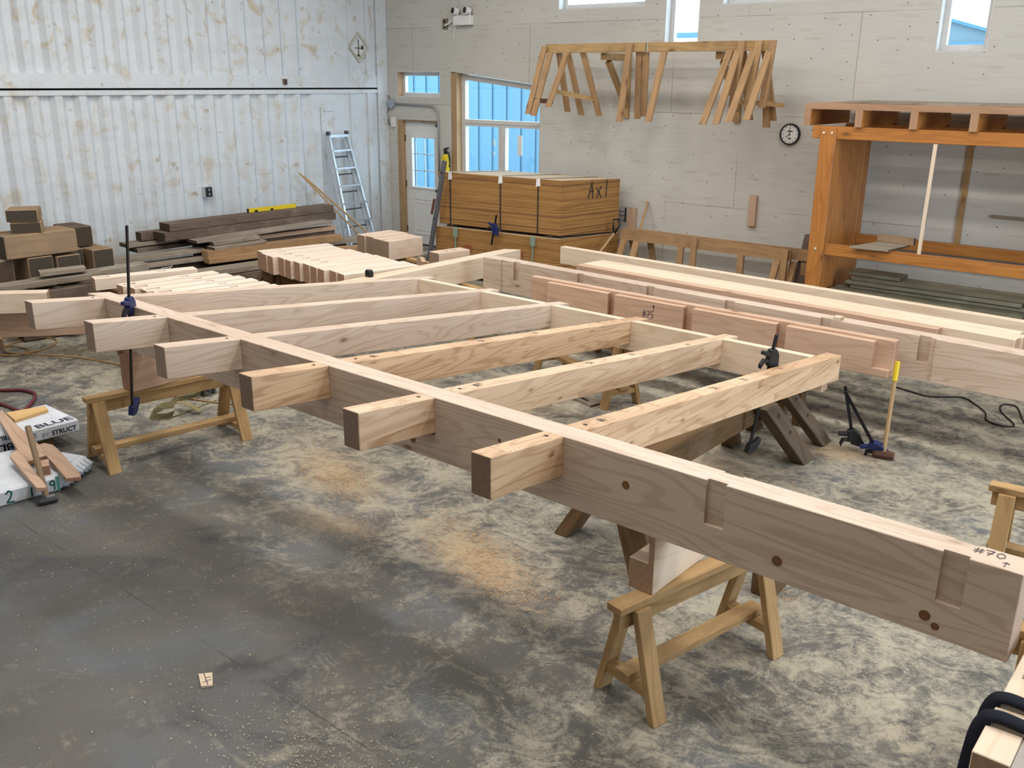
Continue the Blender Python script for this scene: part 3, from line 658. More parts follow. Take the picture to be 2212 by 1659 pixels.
rl = MB().bar((-9.25,4.62,.60),(-7.9,4.75,.60),.12,.14).build('bearer_timber', TRESTLE); tag(rl,'bearer timber below the near ends of the fanned fir posts','timber')
rl = MB().bar((-9.2,5.25,.60),(-7.6,5.35,.60),.12,.14).build('bearer_timber', TRESTLE); tag(rl,'bearer timber below the far ends of the fanned fir posts','timber')
rl = MB().box(-9.15,-8.9,4.58,4.68,.671,.699).build('spacer_block', TRESTLE); tag(rl,'spacer block below the leftmost fanned post','block')
for x,y in ((-9.0,4.64),(-8.1,4.73),(-9.0,5.26),(-7.8,5.34)):
    o = MB().box(x-.07,x+.07,y-.06,y+.06,0,.529).build('crib_block', TRESTLE); tag(o,'dark crib block on the floor below the fanned posts','block','crib blocks below the fanned posts')
for i in range(4):
    c = V((-9.09+i*.185, 8.26-.035*i, 0)); post(c.x, c.y+(.03 if i==1 else 0), math.radians(86), .55, .165, .235, .605, [], 'short thick fir block of the group of four before the door, %s' % ['leftmost','second from left','third from left','rightmost and nearest'][i], 'four fir blocks on a sawhorse', mat=BLOCKM, name='fir_block')
sawhorse((-9.3,8.30),(-7.60,8.09),.60,.36,'long sawhorse carrying the four thick fir blocks',HORSE,stretch=False)
post(-7.66, 8.10, math.radians(80), .46, .20, .20, .60, [(.06,.05,.03),(-.06,.05,.03)], 'single fir block with two small holes beside the four thick blocks', None, mat=BLOCKM, name='fir_block')
o = MB().prism([(-7.98,7.86,.6),(-7.83,7.80,.6),(-7.83,7.80,.68),(-7.87,7.815,.72),(-7.94,7.845,.72),(-7.98,7.86,.68)],(.02,.05,0)).build('cut_wedge', FIRPINK); tag(o,'small notched fir wedge leaning beside the single fir block','wood offcut')
o = MB().box(-8.45,-8.33,5.95,6.07,0,.36).build('offcut', YELLOWPLY, xdir=(0,0,1)); tag(o,'small pale offcut standing in the gap between the post rows','wood offcut')
# ------------------------------------------------------------------ left beams and boards on the floor
o = MB().hexa([(-10.6,2.9,.50),(-10.35,2.9,.50),(-9.36,4.08,.50),(-9.50,4.17,.50),(-10.6,2.9,.695),(-10.35,2.9,.695),(-9.36,4.08,.695),(-9.50,4.17,.695)]).build('squared_timber', FIRPALE, xdir=(.6,.75,0)); tag(o,'pale squared timber lying on top of the large beam at the left edge','timber')
o = along((-10.6,2.9),(-8.9,5.0),.16,.20,.499,'large_beam',FIRPINK); tag(o,'large brownish fir beam at the left edge behind the farthest joist stub','beam')
o = MB().bar((-11.2,3.9,.135),(-10.1,4.75,.135),.22,.11).build('flat_timber', GREYB); tag(o,'flat grey timber on the floor below the large beam at the left edge','timber')
o = MB().bar((-11.1,3.85,.039),(-10.42,4.42,.039),.24,.078).build('flat_timber', FIRPINK); tag(o,'flat fir timber on the floor in front of the large beam at the left edge','timber')
o = MB().box(-10.62,-10.18,3.5,3.92,0,.115).build('short_block', FIRPINK, bevel=.004); tag(o,'short fir block on the floor cut off by the left edge','timber block')
o = MB().bar((-9.3,5.45,.08),(-8.1,6.9,.08),.24,.16).build('large_beam', FIRPINK); tag(o,'fir beam on the floor between the fanned posts and the post row','beam')
o = MB().bar((-9.8,5.2,.30),(-9.40,6.35,.30),.10,.25).build('large_beam', FIRPINK); tag(o,'fir beam on edge left of the row of short posts','beam')
for y in (5.5,6.2):
    o = MB().box(-9.9,-9.35,y-.05,y+.05,0,.174).build('crib_block', TRESTLE); tag(o,'dark crib block below the fir beam on edge','block','crib blocks below the beam on edge')
def tblock(x0,x1,y0,y1,z0,z1,label,mat=OLDBLK,rot=0,xd=(1,0,0),grp='pile of old timber blocks by the container'):
    c = V(((x0+x1)/2,(y0+y1)/2,0)); m = MB().box(x0,x1,y0,y1,z0,z1); M = Matrix.Rotation(rot,3,'Z')
    m.v = [M@(p-c)+c for p in m.v]
    o = m.build('old_timber_block', mat, xdir=M@V(xd), bevel=.01); return tag(o,label,'timber block',grp)
tblock(-11.38,-11.04,4.60,4.93,1.160,1.300,'upper of two small dark blocks topping the old block pile',OLDBLK,rot=-.55)
tblock(-11.37,-11.04,4.62,4.94,1.031,1.155,'lower of two small dark blocks topping the old block pile',OLDBLK,rot=-.50)
tblock(-11.42,-11.0,4.42,5.24,.765,1.03,'large tan block lying crosswise in the old block pile',OLDBLK,xd=(0,1,0))
tblock(-11.75,-11.3,5.32,5.58,.76,1.0,'dark grey block standing behind the large tan block',DARKB)
tblock(-11.55,-11.05,4.20,4.50,.38,.76,'grey end block at the left edge of the old block pile',GREYB)
tblock(-11.45,-11.0,4.64,4.93,.40,.757,'dark block under the left of the large tan block',OLDBLK)
tblock(-11.45,-11.0,4.97,5.25,.40,.735,'reddish block under the right of the large tan block',OLDBLK)
tblock(-11.62,-11.22,5.28,5.40,.40,.757,'narrow block wedged right of the reddish block',OLDBLK)
tblock(-11.5,-11.05,5.43,5.69,.40,.745,'tan block standing alone at the right end of the old block pile',OLDBLK)
for k,(x,y0,y1) in enumerate(((-11.45,4.1,5.75),(-11.15,4.1,5.75))):
    tblock(x-.12,x+.12,y0,y1,0,.378 if True else .3,'long skid timber under the old block pile, %s' % ('back','front')[k],DARKB,xd=(0,1,0),grp='skid timbers under the old block pile')
def board(p, q, w, t, mat, label, grp='rough boards stacked along the container', name='rough_board', cat='board'):
    o = MB().bar(p,q,w,t).build(name, mat, xdir=V(q)-V(p), bevel=.003); return tag(o,label,cat,grp)
# low boards in front of the old blocks
board((-10.75,3.7,.53),(-10.35,5.15,.60),.24,.06,GREYB,'pale grey plank sloping up in front of the old block pile')
board((-10.55,4.55,.66),(-10.4,5.0,.675),.16,.05,GREYB,'short grey plank end on top of the boards before the old block pile')
board((-10.6,4.5,.565),(-10.45,5.75,.60),.2,.06,GREYB,'long grey plank before the old block pile')
board((-10.35,4.0,.40),(-10.2,5.9,.45),.1,.18,DARKB,'dark timber on edge in front of the old block pile')
board((-10.5,4.2,.16),(-10.2,6.3,.16),.5,.3,DARKB,'broad dark timber on the floor before the old block pile')
# rough lumber pile
board((-11.42,6.62,.855),(-11.38,9.35,.855),.26,.10,DARKB,'topmost thick dark plank of the rough lumber pile')
board((-11.40,6.52,.745),(-11.36,9.36,.745),.28,.11,DARKB,'second thick dark plank of the rough lumber pile')
board((-11.62,6.35,.74),(-11.62,8.2,.74),.14,.11,DARKB,'dark timber poking out left below the top planks')
board((-11.66,6.15,.645),(-11.6,8.6,.645),.22,.055,GREYB,'thin grey plank jutting out left from the lumber pile')
board((-11.62,6.25,.575),(-11.6,8.6,.575),.24,.055,DARKB,'dark plank jutting out left low in the lumber pile')
board((-11.18,6.85,.665),(-11.12,9.1,.70),.26,.04,GREYB,'bark-edged grey board below the top planks of the lumber pile')
board((-11.05,7.05,.625),(-11.0,7.75,.64),.16,.05,GREYB,'short rough board with bark edge on the front of the lumber pile')
board((-10.98,7.0,.575),(-10.95,7.8,.585),.2,.04,GREYB,'short split board under the short rough board')
board((-10.98,6.9,.515),(-10.75,9.0,.515),.17,.085,HORSEOLD,'tan board along the front of the lumber pile, upper')
board((-10.92,6.88,.435),(-10.7,8.6,.435),.17,.075,HORSEOLD,'tan board along the front of the lumber pile, lower')
board((-11.2,7.6,.60),(-11.1,9.2,.60),.14,.06,RUSTY and FIRPINK,'reddish board half way down the lumber pile')
board((-11.3,7.0,.48),(-11.2,9.2,.52),.26,.16,DARKB,'thick dark timber inside the lumber pile')
board((-11.35,6.4,.28),(-11.25,9.4,.28),.40,.22,DARKB,'broad dark timber in the middle of the lumber pile')
board((-11.35,6.0,.09),(-11.25,9.4,.09),.55,.16,DARKB,'broad dark timber on the floor under the lumber pile')
board((-11.5,5.8,.50),(-11.2,7.0,.54),.24,.05,GREYB,'pale grey board sticking out left of the lumber pile')
board((-11.3,6.0,.42),(-11.05,7.2,.45),.24,.045,GREYB,'grey board lying low before the lumber pile')
board((-10.75,6.1,.33),(-10.55,8.4,.33),.28,.07,GREYB,'long grey board on the low front layer of the lumber pile')
board((-10.72,6.6,.24),(-10.45,8.6,.24),.3,.09,DARKB,'dark board on the low front layer of the lumber pile')
board((-10.8,5.7,.10),(-10.4,8.6,.10),.42,.18,DARKB,'dark timber on the floor before the lumber pile')
board((-11.2,5.7,.35),(-10.95,6.3,.37),.22,.06,GREYB,'short grey board end at the left of the lumber pile')
board((-10.6,8.2,.42),(-10.2,9.1,.42),.16,.06,HORSEOLD,'short tan board before the ladder')
board((-10.75,8.3,.35),(-10.3,9.25,.35),.2,.06,FIRPALE,'pale short board before the ladder')
board((-11.1,8.9,.38),(-10.9,10.0,.42),.24,.05,GREYB,'grey board at the foot of the ladder')
board((-11.0,8.7,.29),(-10.4,10.1,.29),.34,.07,GREYB,'wide grey board on the floor by the ladder')
board((-10.6,8.9,.19),(-9.9,10.2,.19),.3,.09,GREYB,'grey timber beside the four thick blocks')
board((-10.5,8.6,.07),(-9.9,10.2,.07),.5,.13,DARKB,'dark timber on the floor beside the four thick blocks')
board((-10.25,9.0,.30),(-9.85,8.75,.30),.07,.07,FIRPALE,'short square stick on the boards by the ladder')
board((-10.2,8.85,.30),(-9.8,8.6,.30),.06,.06,FIRPALE,'second short square stick on the boards by the ladder')
# spirit level
t = thing('spirit_level',(-11.38,8.3,.906),'yellow spirit level lying on the topmost plank of the lumber pile','level')
MB().bar((-11.46,7.95,.935),(-11.44,8.78,.935),.028,.055).build('body', YELLOW, t, xdir=(0,1,0))
for y in (7.95,8.78): MB().box(-11.468,-11.432,y-.006,y+.006,.906,.964).build('end_cap', BLACK, t)
for y in (8.08,8.35): MB().box(-11.466,-11.424,y-.02,y+.02,.91,.935).build('vial_window', BLACK, t)
# rope bundle
m = MB()
for k in range(16):
    a = k*.37; r = .05+.05*((k*5)%4)/3
    m.tube([V((-10.55,6.02,.42))+V((r*math.cos(a+j*.28)*(1+.02*k), r*1.2*math.sin(a+j*.28), .10*math.sin(j/11*math.pi)*(.6+.05*k)-.02+.0*j)) for j in range(12)], .007, 5)
o = m.build('rope_bundle', ROPE); tag(o,'bundle of grey rope dropped on the boards left of the post row','rope')
# poles leaning on the container
def stick(a,b,r,mat,label,cat,name='pole'):
    o = MB().cyl(a,b,r).build(name, mat, xdir=V(b)-V(a), smooth=False); return tag(o,label,cat,'poles leaning on the container')
stick((-12.05,9.36,1.33),(-11.2,9.78,.42),.013,HANDLE,'thin pole leaning on the container, its top farther left','pole')
stick((-12.0,9.40,1.28),(-11.1,9.9,.42),.015,HANDLE,'thicker pole leaning on the container, its top farther right','pole')
m = MB().tube([(-11.02,9.62,.36),(-11.0,9.68,.43),(-11.0,9.78,.455),(-11.0,9.88,.43),(-11.02,9.94,.36)],.012,8); o = m.build('hoop', plain('pale_hoop',(.5,.42,.22),.6)); tag(o,'pale bent hoop on the boards at the foot of the poles','hoop')
# step ladder folded flat against the container
t = thing('step_ladder',(-11.7,10.18,0),'folded aluminium step ladder leaning against the white container','ladder')
def lad(y,z,off=0): return V((-12.06+(1.85-z)/1.85*.56+off, y, z))
tw = .21
for sg in (-1,1):
    yt, yb = 10.17+sg*.185, 10.17+sg*.27
    MB().bar(lad(yt,1.86),lad(yb,0.0),.028,.075,up=(1,0,.3)).build('side_rail', ALU, t, xdir=(0,0,1))
    MB().bar(lad(yt-.02,1.80,-.07),lad(yb-.03,0.0,-.07),.022,.035,up=(1,0,.3)).build('rear_rail', ALU, t, xdir=(0,0,1))
for k in range(6):
    z = .30+k*.27; w = .185+(1.86-z)/1.86*.085
    p = lad(10.17,z,.02); MB().box(p.x-.045,p.x+.045,10.17-w,10.17+w,z-.028,z).build('tread', ALU, t)
    MB().cyl(lad(10.17-w,z-.12,-.07),lad(10.17+w,z-.12,-.07),.011).build('rear_rung', STEEL, t)
p = lad(10.17,1.86); MB().box(p.x-.05,p.x+.05,9.98,10.36,1.84,1.88).build('top_cap', ALU, t)
for sg in (-1,1): MB().box(p.x-.03,p.x+.04,10.17+sg*.19-.02,10.17+sg*.19+.02,1.87,1.93).build('top_bracket', STEEL, t)
# ------------------------------------------------------------------ fixtures on the container
t = thing('placard_holder',(XL,10.82,3.0),'white diamond placard holder on the upper container','placard holder')
cx,cz = 10.82,3.215; ou = [(0,.235),(.215,0),(0,-.235),(-.215,0)]
m = MB()
for k in range(4):
    a,b = ou[k],ou[(k+1)%4]; f=.80
    m.hexa([(XL-.018,cx+a[0],cz+a[1]),(XL-.018,cx+b[0],cz+b[1]),(XL-.018,cx+b[0]*f,cz+b[1]*f),(XL-.018,cx+a[0]*f,cz+a[1]*f),(XL+.022,cx+a[0],cz+a[1]),(XL+.022,cx+b[0],cz+b[1]),(XL+.022,cx+b[0]*f,cz+b[1]*f),(XL+.022,cx+a[0]*f,cz+a[1]*f)])
m.build('frame', plain('placard_beige',(.50,.48,.42),.5), t)
MB().prism([(XL-.018,cx+a*.8,cz+b*.8) for a,b in ou],(.012,0,0)).build('plate', CONT, t)
MB().bar((XL,cx,cz-.12),(XL,cx,cz+.12),.012,.014,up=(1,0,0)).bar((XL,cx-.08,cz-.01),(XL,cx+.08,cz-.01),.012,.014,up=(1,0,0)).box(XL-.004,XL+.012,cx+.06,cx+.10,cz-.03,cz+.03).box(XL-.004,XL+.012,cx-.03,cx+.02,cz-.14,cz-.11).build('clip', GREYB, t)
t = thing('outlet_box',(XL,7.80,1.08),'small grey outlet box with dark face on the container wall','outlet')
MB().box(XL-.02,XL+.035,7.73,7.87,1.08,1.225).build('box', ALU, t); MB().box(XL+.035,XL+.045,7.765,7.865,1.085,1.22).build('face_plate', BLACK, t)
MB().box(XL+.045,XL+.05,7.80,7.83,1.17,1.20).box(XL+.045,XL+.05,7.80,7.83,1.105,1.135).build('socket', GREYINK, t)
t = thing('lock_fitting',(XL,9.30,2.64),'tiny white fitting on the bottom rail of the upper container','fitting'); MB().box(XL,XL+.03,9.27,9.34,2.64,2.72).build('body', GREYB, t)
# ------------------------------------------------------------------ fixtures on the back wall
t = thing('emergency_light',(-10.4,YB,3.52),'white twin-head emergency light high on the plywood wall','emergency light')
MB().box(-10.60,-10.24,YB-.09,YB-.001,3.53,3.67).build('battery_case', WHITEP, t, bevel=.008)
for x in (-10.53,-10.28):
    h = MB().cyl((x,YB-.05,3.73),(x-.03,YB-.13,3.74),.05,.06).cyl((x,YB-.05,3.67),(x,YB-.05,3.72),.015).build('lamp_head', WHITEP, t)
    MB().cyl((x-.031,YB-.131,3.741),(x-.034,YB-.139,3.742),.045).build('lens', BLACK, h)
t = thing('outlet_plate',(-10.84,YB,3.50),'small dark outlet beside the emergency light','outlet')
MB().box(-10.89,-10.79,YB-.02,YB-.001,3.48,3.64).build('plate', GREYB, t); MB().box(-10.86,-10.82,YB-.03,YB-.02,3.50,3.55).box(-10.86,-10.82,YB-.03,YB-.02,3.57,3.62).build('socket', BLACK, t)
m = MB().tube([(-10.82,YB-.05,3.53),(-10.74,YB-.05,3.56),(-10.62,YB-.03,3.62)],.012,8).tube([(-10.60,YB-.02,3.55),(-10.64,YB-.02,3.45),(-10.66,YB-.02,3.30),(-10.645,YB-.02,3.42),(-10.60,YB-.02,3.5),(-10.54,YB-.02,3.53)],.006,6); o = m.build('power_lead', WHITEP); tag(o,'white lead hanging from the emergency light','cable')
t = thing('junction_box',(-12.0,YB,2.25),'grey round junction box with bent conduit above the door','junction box')
MB().cyl((-12.07,YB-.002,2.34),(-12.07,YB-.07,2.34),.075,n=20).build('box', plain('zinc',(.42,.47,.52),.4,.5), t)
MB().tube([(-12.0,YB-.03,2.335),(-11.25,YB-.03,2.325),(-11.12,YB-.03,2.315),(-11.04,YB-.03,2.27),(-11.005,YB-.03,2.18),(-11.0,YB-.03,2.05),(-11.0,YB-.03,1.2)],.016,8).build('conduit', plain('galvanised',(.36,.36,.36),.5,.3), t, smooth=True)
MB().tube([(-12.12,YB-.04,2.32),(-12.18,YB-.04,2.20),(-12.16,YB-.04,2.02),(-12.08,YB-.04,1.97)],.007,6).tube([(-12.1,YB-.03,2.40),(-12.17,YB-.04,2.47)],.007,6).build('wire', STEEL, t)
MB().box(-12.10,-12.03,YB-.05,YB-.002,1.96,2.12).build('switch_box', WHITEP, t)
t = thing('wall_clock',(-4.985,YB,2.01),'round black-rimmed wall clock on the plywood wall','clock')
cz = 2.133
MB().cyl((-4.985,YB-.002,cz),(-4.985,YB-.03,cz),.128,n=40).build('case', BLACK, t)
MB().cyl((-4.985,YB-.03,cz),(-4.985,YB-.033,cz),.112,n=40).build('dial', WHITEP, t)
rm = MB(); N=40
for k in range(N):
    a,b = 2*math.pi*k/N, 2*math.pi*(k+1)/N; f=lambda r,a,y:(-4.985+r*math.sin(a),y,cz+r*math.cos(a))
    rm.hexa([f(.11,a,YB-.028),f(.13,a,YB-.028),f(.13,b,YB-.028),f(.11,b,YB-.028),f(.113,a,YB-.045),f(.127,a,YB-.045),f(.127,b,YB-.045),f(.113,b,YB-.045)])
rm.build('rim', BLACK, t)
tx = MB()
for k in range(12):
    a = math.pi/6*k; tx.bar((-4.985+.088*math.sin(a),YB-.0345,cz+.088*math.cos(a)),(-4.985+.103*math.sin(a),YB-.0345,cz+.103*math.cos(a)),.008,.002,up=(0,1,0))
tx.box(-5.02,-4.95,YB-.0355,YB-.033,cz+.028,cz+.042).box(-5.0,-4.965,YB-.0355,YB-.033,cz-.06,cz-.042)
tx.build('dial_marks', PENCIL, t)
MB().bar((-4.985,YB-.037,cz-.015),(-4.985,YB-.037,cz+.085),.006,.002,up=(0,1,0)).bar((-4.985,YB-.037,cz),(-5.03,YB-.037,cz-.035),.007,.002,up=(0,1,0)).build('hand', BLACK, t)
MB().cyl((-4.985,YB-.034,cz),(-4.985,YB-.04,cz),.008).build('hub', BLACK, t)
o = MB().box(-5.44,-5.34,YB-.05,YB-.001,.96,1.35).build('wall_cleat', FIRPINK, xdir=(0,0,1), bevel=.003); tag(o,'short wooden cleat screwed to the wall below the clock','wood cleat','wooden cleats on the wall')
o = MB().box(-7.28,-7.15,YB-.06,YB-.001,.72,1.03).build('wall_cleat', FIRPINK, xdir=(0,0,1), bevel=.003); tag(o,'reddish wooden cleat on the wall behind the spade handle','wood cleat','wooden cleats on the wall')
t = thing('hook_rack',(-7.37,YB,.85),'small wire hook rack beside the reddish cleat','hook rack')
for z in (.86,.92,.98): MB().tube([(-7.33,YB-.01,z),(-7.35,YB-.06,z-.01),(-7.40,YB-.07,z-.01),(-7.42,YB-.03,z+.01)],.007,6).build('hook', STEEL, t)
MB().box(-7.35,-7.33,YB-.015,YB-.001,.82,1.02).build('back_bar', STEEL, t)
o = MB().box(-2.56,-1.0,YB-.03,YB-.001,1.34,1.37).build('wall_batten', GREYB); tag(o,'thin grey batten on the wall behind the orange rack','batten')
# ------------------------------------------------------------------ hanging sawhorses on wall brackets
def bracket(x, label):
    t = thing('wall_bracket',(x,YB,2.2),label,'bracket','wooden wall brackets carrying sawhorses')
    MB().box(x-.045,x+.045,YB-.04,YB-.001,2.25,3.10).build('upright', HORSE, t, xdir=(0,0,1))
    MB().box(x-.045,x+.045,YB-.62,YB-.041,3.0,3.09).build('arm', HORSE, t, xdir=(0,1,0))
    MB().bar((x,YB-.50,2.985),(x,YB-.045,2.42),.06,.07,up=(1,0,0)).build('brace', HORSE, t, xdir=(0,1,-1))
bracket(-7.40,'wooden wall bracket below the left hanging sawhorse'); bracket(-5.72,'wooden wall bracket below the right hanging sawhorse')
def hanghorse(x0, x1, y, label, legs):
    t = thing('hung_sawhorse',((x0+x1)/2,y,3.1),label,'sawhorse','sawhorses hung high on the wall')
    MB().box(x0,x1,y-.022,y+.022,3.092,3.205).build('top_rail', HORSE, t, bevel=.003)
    for lx, fx, dy, zb, zt_ in legs:
        s0 = -1 if dy<0 else 1
        tp = (lx,y+s0*.045,zt_); ft = (fx,y+dy,zb)
        MB().leg(tp,ft,(1,0),.085,.036).build('leg', HORSEOLD, t, xdir=V(tp)-V(ft), bevel=.002)
    return t
h1 = hanghorse(-8.30,-6.72,10.75,'left sawhorse hung on the wall above the plywood stack',
   [(-8.30,-8.28,-.42,2.30,3.18),(-8.20,-8.18,-.42,2.28,3.10),(-8.12,-8.14,.30,2.32,3.09),(-7.92,-7.98,-.36,2.40,3.09),(-7.97,-7.90,.30,2.28,3.09),(-7.72,-7.60,.30,2.28,3.09),(-6.93,-6.95,-.18,2.24,3.20),(-6.84,-6.86,.1,2.27,3.15),(-6.74,-6.80,.15,2.30,3.09)])
MB().bar((-8.3,10.42,2.48),(-7.95,10.45,2.47),.03,.06).build('rung', RUSTY, h1); MB().bar((-8.05,10.6,2.60),(-7.65,10.98,2.50),.035,.06).build('rung', HORSE, h1)
h2 = hanghorse(-6.68,-4.98,10.75,'right sawhorse hung on the wall, nearer the clock',
   [(-6.42,-6.48,-.24,2.26,3.09),(-5.52,-5.62,-.42,2.26,3.10),(-5.42,-5.44,-.42,2.27,3.10),(-5.38,-5.40,-.12,2.45,3.2),(-5.40,-5.36,.28,2.30,3.09),(-5.22,-5.28,-.42,2.3,3.10),(-5.16,-5.2,-.14,2.44,3.2),(-5.12,-5.06,.30,2.3,3.09),(-5.02,-5.06,-.42,2.33,3.10),(-4.99,-5.02,-.12,2.46,3.2),(-5.10,-5.12,.26,2.22,3.09)])
MB().bar((-5.42,10.6,2.52),(-5.02,11.0,2.50),.035,.05).build('rung', HORSE, h2); MB().bar((-5.2,10.6,2.52),(-4.92,11.0,2.48),.035,.05).build('rung', HORSE, h2)
# long low horse against the wall
t = thing('long_sawhorse',(-5.8,11.0,0),'long low sawhorse standing against the plywood wall below the clock','sawhorse')
MB().box(-7.10,-4.62,10.93,10.97,.66,.795).build('top_rail', HORSEOLD, t); MB().box(-7.12,-4.40,11.06,11.10,.66,.80).build('top_rail', HORSEOLD, t)
for x,y0,y1,zt_ in ((-7.02,10.92,10.55,.66),(-6.82,10.92,10.62,.66),(-6.98,11.05,11.32,.66),(-6.72,11.11,11.33,.66),(-6.15,10.95,10.93,.66),(-5.93,10.905,10.88,.80),(-5.28,10.95,10.95,.66),(-4.78,10.92,10.60,.66),(-4.68,10.91,10.85,.80),(-4.62,11.05,10.75,.64),(-4.5,11.1,11.2,.64)):
    MB().leg((x,y0,zt_),(x+(.02 if y1<10.8 else 0),y1,0),(1,0),.085,.04).build('leg', HORSEOLD, t, xdir=(0,0,1))
o = MB().leg((-4.53,11.28,.95),(-4.55,10.98,0),(1,0),.14,.05).build('leaning_board', DARKB, xdir=(0,0,1)); tag(o,'dark board leaning on the wall left of the orange rack','board')
# spade and stick leaning at the low horse
t = thing('spade',(-7.2,10.8,0),'spade standing blade down, black D-handle up by the low sawhorse','spade')
MB().cyl((-7.15,10.86,.74),(-7.25,10.35,.28),.016).build('shaft', HANDLE, t, xdir=(0,1,1))
MB().tube([(-7.15,10.86,.72),(-7.19,10.89,.84),(-7.2,10.90,.92),(-7.12,10.90,.93),(-7.08,10.89,.86),(-7.145,10.86,.74)],.014,8).build('grip', BLACK, t, smooth=True)
MB().prism([(-7.35,10.34,.30),(-7.16,10.34,.30),(-7.17,10.3,.08),(-7.26,10.29,.0),(-7.34,10.3,.08)],(0,.01,0)).build('blade', STEEL, t)
stick((-6.97,11.40,1.14),(-6.80,10.62,.02),.017,HANDLE,'bare wooden handle leaning on the wall right of the spade','pole')
# ------------------------------------------------------------------ orange timber rack
t = thing('timber_rack',(-3.0,10.6,0),'large orange oiled timber rack against the wall at right','rack')
x0,x1,y0,y1 = -4.30,-.15,10.16,11.30
MB().box(x0,x1,y0,y0+.07,2.475,2.535).build('deck_front', DECKF, t); MB().box(x0,x1,y0+.07,y1,2.50,2.535).build('deck', ORANGE, t)
MB().box(-4.0,x1,y0+.25,y1,2.536,2.556).build('deck_sheet', GREYB, t)
for x in (-4.30,-3.74,-3.18,-2.61,-2.04,-1.47,-.9,-.33):
    MB().box(x,x+.075,y0,y1,2.302,2.474).build('joist', FIRPINK if False else ORANGE, t, xdir=(0,1,0), bevel=.003)
    MB().box(x,x+.075,y0-.002,y0,2.302,2.474).build('joist_end', DECKF, t, xdir=(0,0,1))
for y in (y0+.03,y1-.17): MB().box(-4.20,x1,y,y+.13,2.172,2.301).build('header', ORANGE, t, bevel=.004)
for y in (y0+.03,y1-.17):
    pw = MB().box(-4.10,-3.93,y-.025,y+.15,0,2.29).build('post', ORANGE, t, xdir=(0,0,1), bevel=.005)
    for z,dx in ((2.235,-.045),(2.235,.045),(.99,.0)): MB().cyl((-4.015+dx,y-.024,z),(-4.015+dx,y-.034,z),.014,n=12).build('peg', FIRPALE, pw)
    MB().box(-.55,-.38,y-.025,y+.15,0,2.17).build('post', ORANGE, t, xdir=(0,0,1), bevel=.005)
    MB().box(-3.929,-.551,y+.01,y+.10,.925,1.02).build('rail', ORANGE, t, bevel=.004); MB().box(-3.929,-.551,y+.015,y+.095,1.021,1.045).build('rail_cap', ORANGE, t)
for x in (-4.1,-.55):
    MB().box(x+.005,x+.165,y0+.181,y1-.196,.3,2.17).build('side_panel', ORANGE, t, xdir=(0,0,1))
o = MB().prism([(-3.62,10.12,1.046),(-3.22,10.16,1.046),(-3.12,10.55,1.06),(-3.45,10.6,1.06)],(0,0,.02)).build('board_piece', GREYB); tag(o,'grey square of board lying on the front rail of the orange rack','board')
o = MB().bar((-3.48,10.58,1.12),(-3.08,10.55,1.12),.06,.075).build('wood_block', OLDBLK); tag(o,'dark wood block on the grey square board of the orange rack','wood block')
o = MB().bar((-2.93,10.24,1.047),(-2.90,10.17,2.17),.035,.02,up=(0,1,0)).build('thin_stick', FIRPALE, xdir=(0,0,1)); tag(o,'thin pale stick standing on the front rail of the orange rack','stick')
o = MB().box(-2.905,-2.845,YB-.025,YB-.001,.95,2.2).build('wall_strip', HORSE, xdir=(0,0,1)); tag(o,'brown wooden strip fixed upright to the wall inside the orange rack','wood strip')
# grey boards below the rack
gl = [(.04,-3.85,-1.75,10.42,.36),(.09,-3.8,-1.9,10.45,.36),(.14,-3.88,-1.8,10.41,.36),(.19,-3.82,-1.85,10.44,.36),(.24,-3.86,-1.78,10.42,.36),(.29,-3.84,-2.0,10.42,.36),(.34,-3.9,-1.95,10.40,.38),(.385,-3.87,-2.15,10.42,.36),(.43,-3.88,-2.0,10.38,.38),(.475,-3.7,-1.95,10.5,.33),(.52,-3.75,-2.05,10.48,.33),(.565,-3.7,-1.98,10.5,.32),(.61,-3.75,-3.3,10.55,.28)]
o = MB().box(-3.7,-3.6,10.4,10.8,0,.099).box(-2.3,-2.2,10.4,10.8,0,.099).build('skid', TRESTLE); tag(o,'dark skids below the weathered boards under the orange rack','skid')
for k,(z,a,b,y,w) in enumerate(gl):
    z += .08
    o = MB().box(a,b+.12,y,y+w,z-.02,z+.02).build('weathered_board', GREENB, bevel=.003)
    tag(o,'weathered grey-green board in the stack under the orange rack, %s' % (['lowest','second','third','fourth','fifth','sixth','seventh','eighth','ninth','tenth','eleventh','twelfth','short topmost'][k]+(' counted from the floor' if 0<k<12 else '')),'board','weathered boards stacked under the orange rack')
# ------------------------------------------------------------------ strapped plywood bundles
def bundle(name, label, Q, P, R, z0, z1, dz):
    Q,P,R = V((*Q,0)),V((*P,0)),V((*R,0)); B = P+R-Q
    t = thing('plywood_bundle',(Q.x-1,Q.y+.5,z0),label,'plywood stack','strapped plywood bundles')
    q = [Q,R,B,P]; w = [0,dz,dz,0]
    b = MB().hexa([V((k.x,k.y,z0+(d if z0>.5 else 0))) for k,d in zip(q,w)]+[V((k.x,k.y,z1+d)) for k,d in zip(q,w)]).build('plywood_sheets', PLY, t, xdir=P-Q)
    return t,Q,P,R
t,Q,P,R = bundle('a','upper strapped plywood bundle with black straps below the large window',(-7.46,10.03),(-9.46,9.80),(-7.30,11.18),.765,1.49,-.045)
n_ = V((P.y-Q.y, -(P.x-Q.x),0)).normalized();  n_ = n_ if n_.y<0 else -n_
e_ = (P-Q).normalized()
def at_(f,z,off): p = Q.lerp(P,f)+n_*off; return V((p.x,p.y,z))
